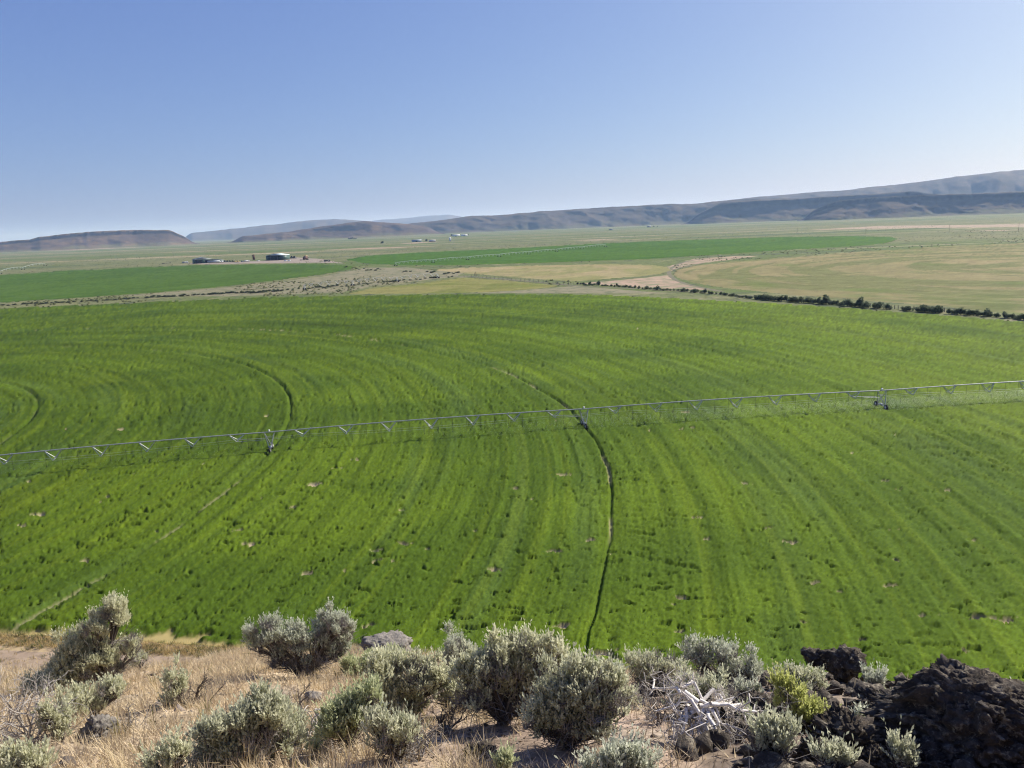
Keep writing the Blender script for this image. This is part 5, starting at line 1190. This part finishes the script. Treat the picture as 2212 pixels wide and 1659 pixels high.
deadwood('grey dead twigs fanning out on the bottom edge', (905, 1640), [(920, 1580), (940, 1600), (900, 1575), (880, 1600), (950, 1625)], r=.012, colr=(GREYW * .6, GREYW * 1.1), name='dead_brush')
deadwood('grey spiky dead tuft on the bottom edge beside the bright green one', (1132, 1672), [(1120, 1640), (1135, 1632), (1150, 1644), (1112, 1650)], r=.01, colr=(GREYW * .7, GREYW * 1.3), name='dead_brush')

# ------------------------------------------------------------------ rocks
def unit_ico(sub):
    bm = bmesh.new(); bmesh.ops.create_icosphere(bm, subdivisions=sub, radius=1)
    V = np.array([v.co[:] for v in bm.verts]); F = np.array([[v.index for v in f.verts] for f in bm.faces]); bm.free(); return V, F
ICO = {k: unit_ico(k) for k in (3, 4, 5, 6)}
def worley(p, seed):
    pi = np.floor(p); f1 = np.full(len(p), 9.0); f2 = f1.copy(); idv = np.zeros(len(p))
    for dx in (-1, 0, 1):
        for dy in (-1, 0, 1):
            for dz in (-1, 0, 1):
                c = pi + [dx, dy, dz]; q = c + np.stack([_hash(c[:, 0], c[:, 1], c[:, 2], seed + k) for k in range(3)], 1)
                d = np.linalg.norm(q - p, axis=1); h = _hash(c[:, 0], c[:, 1], c[:, 2], seed + 9)
                n1 = d < f1; f2 = np.where(n1, f1, np.minimum(f2, d)); idv = np.where(n1, h, idv); f1 = np.where(n1, d, f1)
    return f1, f2, idv
def rock(label, c, rx, ry, seed, sub=4, mat='rock', rough=.22, ncut=14, depth=1.0, cutlo=.55, name='basalt_rock', group='basalt rocks on the hillside', sink=.45, top=None, base=None):
    """c: picture point of the rock's middle, rx, ry its half size there"""
    p, _ = hit(*(base or (c[0], c[1] + ry * .75))); s, Rt, Fd, dep = frame_at(p); r = np.random.default_rng(seed); V, F = ICO[sub]
    V = V.copy(); A = V.copy()
    for _ in range(ncut):
        n_ = r.normal(size=3); n_[2] = n_[2] * .7; n_ /= np.linalg.norm(n_); h = r.uniform(cutlo, .95); ex = np.maximum(V @ n_ - h, 0); V -= ex[:, None] * n_
    off = r.uniform(0, 100, 3)
    V *= (1 + (fbm3(A * 1.6 + off, seed, 3) - .5) * .55)[:, None]
    rid = np.abs(fbm3(A * 4.2 + off, seed + 3, 4, .6) - .5) * 2
    cr = np.abs(fbm3(A * 9 + off, seed + 4, 3, .6) - .5) * 2
    V += A * ((.5 - rid) * rough * .9 + (.4 - cr) * rough * .7 + (fbm3(A * 16 + off, seed + 5, 4, .75) - .5) * rough * 1.7)[:, None]
    for fq, am in ((3.2, 1.0), (7.5, .55)):
        pw = A * [fq, fq, fq * 1.5] + off + (fbm3(A * 4 + off, seed + 6, 2)[:, None] - .5) * 1.2
        f1, f2, hv = worley(pw, seed + int(fq)); V += A * ((hv - .5) * rough * am * .9 - (1 - smooth(.0, .16, f2 - f1)) * rough * am * .45)[:, None]
    if top: V = top(V, A)
    lay = (fbm3(np.c_[A[:, 0] * .6, A[:, 1] * .6, A[:, 2] * 7] + off, seed + 8, 2) - .5) * rough * .5; V[:, :2] *= (1 + lay)[:, None]
    S_ = np.array([rx * s, rx * s * .8 * depth, ry * s * 1.25])
    W = V[:, :1] * S_[0] * Rt + V[:, 1:2] * S_[1] * Fd + V[:, 2:] * S_[2] * np.array([0, 0, 1.0])
    W[:, 2] += S_[2] * sink if base is None else (base[1] - c[1]) * s / math.cos(dep)
    if base: W += Rt * (c[0] - base[0]) * s
    o = mesh_from(name, W, F, MT[mat], None, None, False, tuple(p)); o['label'] = label; o['category'] = 'rock'; o['group'] = group
    return o
rock('flat topped grey rock slab standing against the alfalfa', (835, 1392), 50, 17, 1, 5, 'rock_pale', .16, 10, 1, .6, base=(838, 1410))
rock('rounded brown rock under the flat grey slab', (838, 1420), 36, 18, 2, 4, 'rock_pale', .2, base=(840, 1428))
rock('dark rock half hidden behind the tall forked sagebrush', (120, 1432), 28, 20, 3, 4, base=(122, 1456))
rock('low dark rock behind the grass left of the wide sagebrush', (352, 1426), 44, 11, 4, 4, base=(352, 1438))
rock('small grey rock on the slope edge left of the wide sagebrush', (412, 1422), 22, 12, 5, 4, 'rock_pale', base=(412, 1434))
rock('rough grey boulder in the grass at the lower left', (216, 1584), 42, 27, 6, 5, 'rock_pale', .3)
rock('smooth pale rock in the grass left of the middle', (672, 1498), 24, 14, 7, 4, 'rock_pale', .1)
rock('pale rock behind the small bright sagebrush', (612, 1518), 26, 14, 8, 4, 'rock_pale', .12)
rock('flat dark rock, left of the twin rocks against the alfalfa', (1758, 1416), 28, 18, 9, 4, rough=.26, base=(1758, 1462))
rock('craggy dark rock, right of the twin rocks against the alfalfa', (1824, 1426), 40, 30, 10, 4, rough=.28, base=(1822, 1468))
def bigtop(V, A):
    W = V.copy(); W[:, 2] = np.where(W[:, 2] > .72, .72 + (W[:, 2] - .72) * .45, W[:, 2]); W[:, 2] *= (1 - .42 * smooth(.3, 1.0, V[:, 0]) - .66 * smooth(-.35, -1.0, V[:, 0])); return W
rock('huge craggy dark boulder at the right edge', (2082, 1545), 192, 128, 11, 6, rough=.19, ncut=12, depth=.8, cutlo=.7, sink=.5, top=bigtop)
rock('dark rock at the right edge behind the huge boulder', (2210, 1504), 16, 22, 12, 4)
blk = [((1640, 1532), 48, 24, 'dark rock below the broad sagebrush, left of the yellow green bush'), ((1668, 1568), 34, 18, 'low dark rock under the yellow green bush'), ((1816, 1568), 32, 26, 'black block right of the yellow green bush'),
       ((1832, 1618), 56, 34, 'wide layered black block at the bottom'), ((1908, 1500), 34, 12, 'low dark ledge at the left foot of the huge boulder'), ((1916, 1546), 28, 18, 'dark block below the two green tufts'),
       ((1955, 1540), 30, 20, 'dark block under the left face of the huge boulder'), ((2012, 1548), 36, 26, 'dark block beneath the middle of the huge boulder'), ((1898, 1588), 26, 16, 'dark block right of the thin grey sagebrush'),
       ((1948, 1590), 34, 22, 'rough dark block in the middle of the rubble'), ((2006, 1598), 36, 24, 'dark block right of the middle of the rubble'), ((1906, 1626), 36, 22, 'dark block in the lower middle of the rubble'),
       ((1992, 1642), 44, 26, 'dark block on the bottom edge of the rubble'), ((2048, 1584), 28, 20, 'dark block left of the upright green sagebrush'), ((2110, 1640), 44, 24, 'brownish dark block on the bottom right edge'),
       ((2180, 1640), 44, 28, 'dark block in the bottom right corner'), ((1760, 1642), 32, 18, 'brownish block on the bottom edge left of the layered one'), ((2120, 1598), 40, 24, 'dark block under the right half of the huge boulder'),
       ((1870, 1540), 20, 12, 'small dark block by the grey litter above the rubble'), ((1890, 1652), 30, 16, 'small dark block on the bottom edge beside the layered one'), ((1040, 1634), 26, 12, 'low brown rock in the shade at the bottom middle')]
for i, (c, rx, ry, l) in enumerate(blk): rock(l, c, rx * 1.18, ry * 1.25, 20 + i, 5, 'rock', .46, 10, 1.0, .6)
# broken basalt too small to count between the blocks
P = scatter(4000, lambda x, y: smooth(14, 20, np.degrees(np.arctan2(x, y)) + (fbm2(x / 1.2, y / 1.2, 471, 3) - .5) * 14) * smooth(12.5, 10.5, y), 0, 13, 3, 13)[:1900]
UV, UF = unit_ico(2); RV = []; RF = []
for i, p_ in enumerate(P):
    sz = float(np.clip(rng.lognormal(-2.8, .5), .025, .13)); v = UV.copy()
    for _ in range(7):
        n_ = rng.normal(size=3); n_ /= np.linalg.norm(n_); ex = np.maximum(v @ n_ - rng.uniform(.4, .9), 0); v = v - ex[:, None] * n_
    v = v * (1 + rng.normal(0, .16, (len(v), 1))); RV.append(v * sz * rng.uniform(.7, 1.3, 3) + p_ + [0, 0, sz * .35]); RF.append(UF + i * len(UV))
kind(mesh_from('basalt_rubble', np.concatenate(RV), np.concatenate(RF), MT['rock']), 'stuff', 'broken black basalt rubble between the blocks at the lower right', 'rubble')
for i, (c, rx, ry, l) in enumerate([((1620, 1650), 16, 10, 'small pale stone under the grey fallen brush'), ((965, 1584), 12, 9, 'small whitish stone in the shade near the middle'), ((1770, 1600), 14, 9, 'small stone below the yellow green bush'), ((470, 1560), 10, 6, 'small dark stone in the straw grass left')]):
    rock(l, c, rx, ry, 60 + i, 3, 'rock_pale', .2, 8)

# ------------------------------------------------------------------ the air
mh = bpy.data.materials.new('haze_air'); mh.use_nodes = True; ht = mh.node_tree; ht.nodes.clear()
pv = ht.nodes.new('ShaderNodeVolumePrincipled'); pv.inputs['Density'].default_value = HAZE_DENSITY
pv.inputs['Absorption Color'].default_value = (1, 1, 1, 1); pv.inputs['Color'].default_value = HAZE_COL; pv.inputs['Anisotropy'].default_value = HAZE_G
ho = ht.nodes.new('ShaderNodeOutputMaterial'); ht.links.new(pv.outputs[0], ho.inputs['Volume'])
mb = MB(); mb.box((0, 17000, 299), (80000, 48000, 602)); hz = mb.build('haze', mh)
kind(hz, 'stuff', 'pale blue haze lying over the valley')
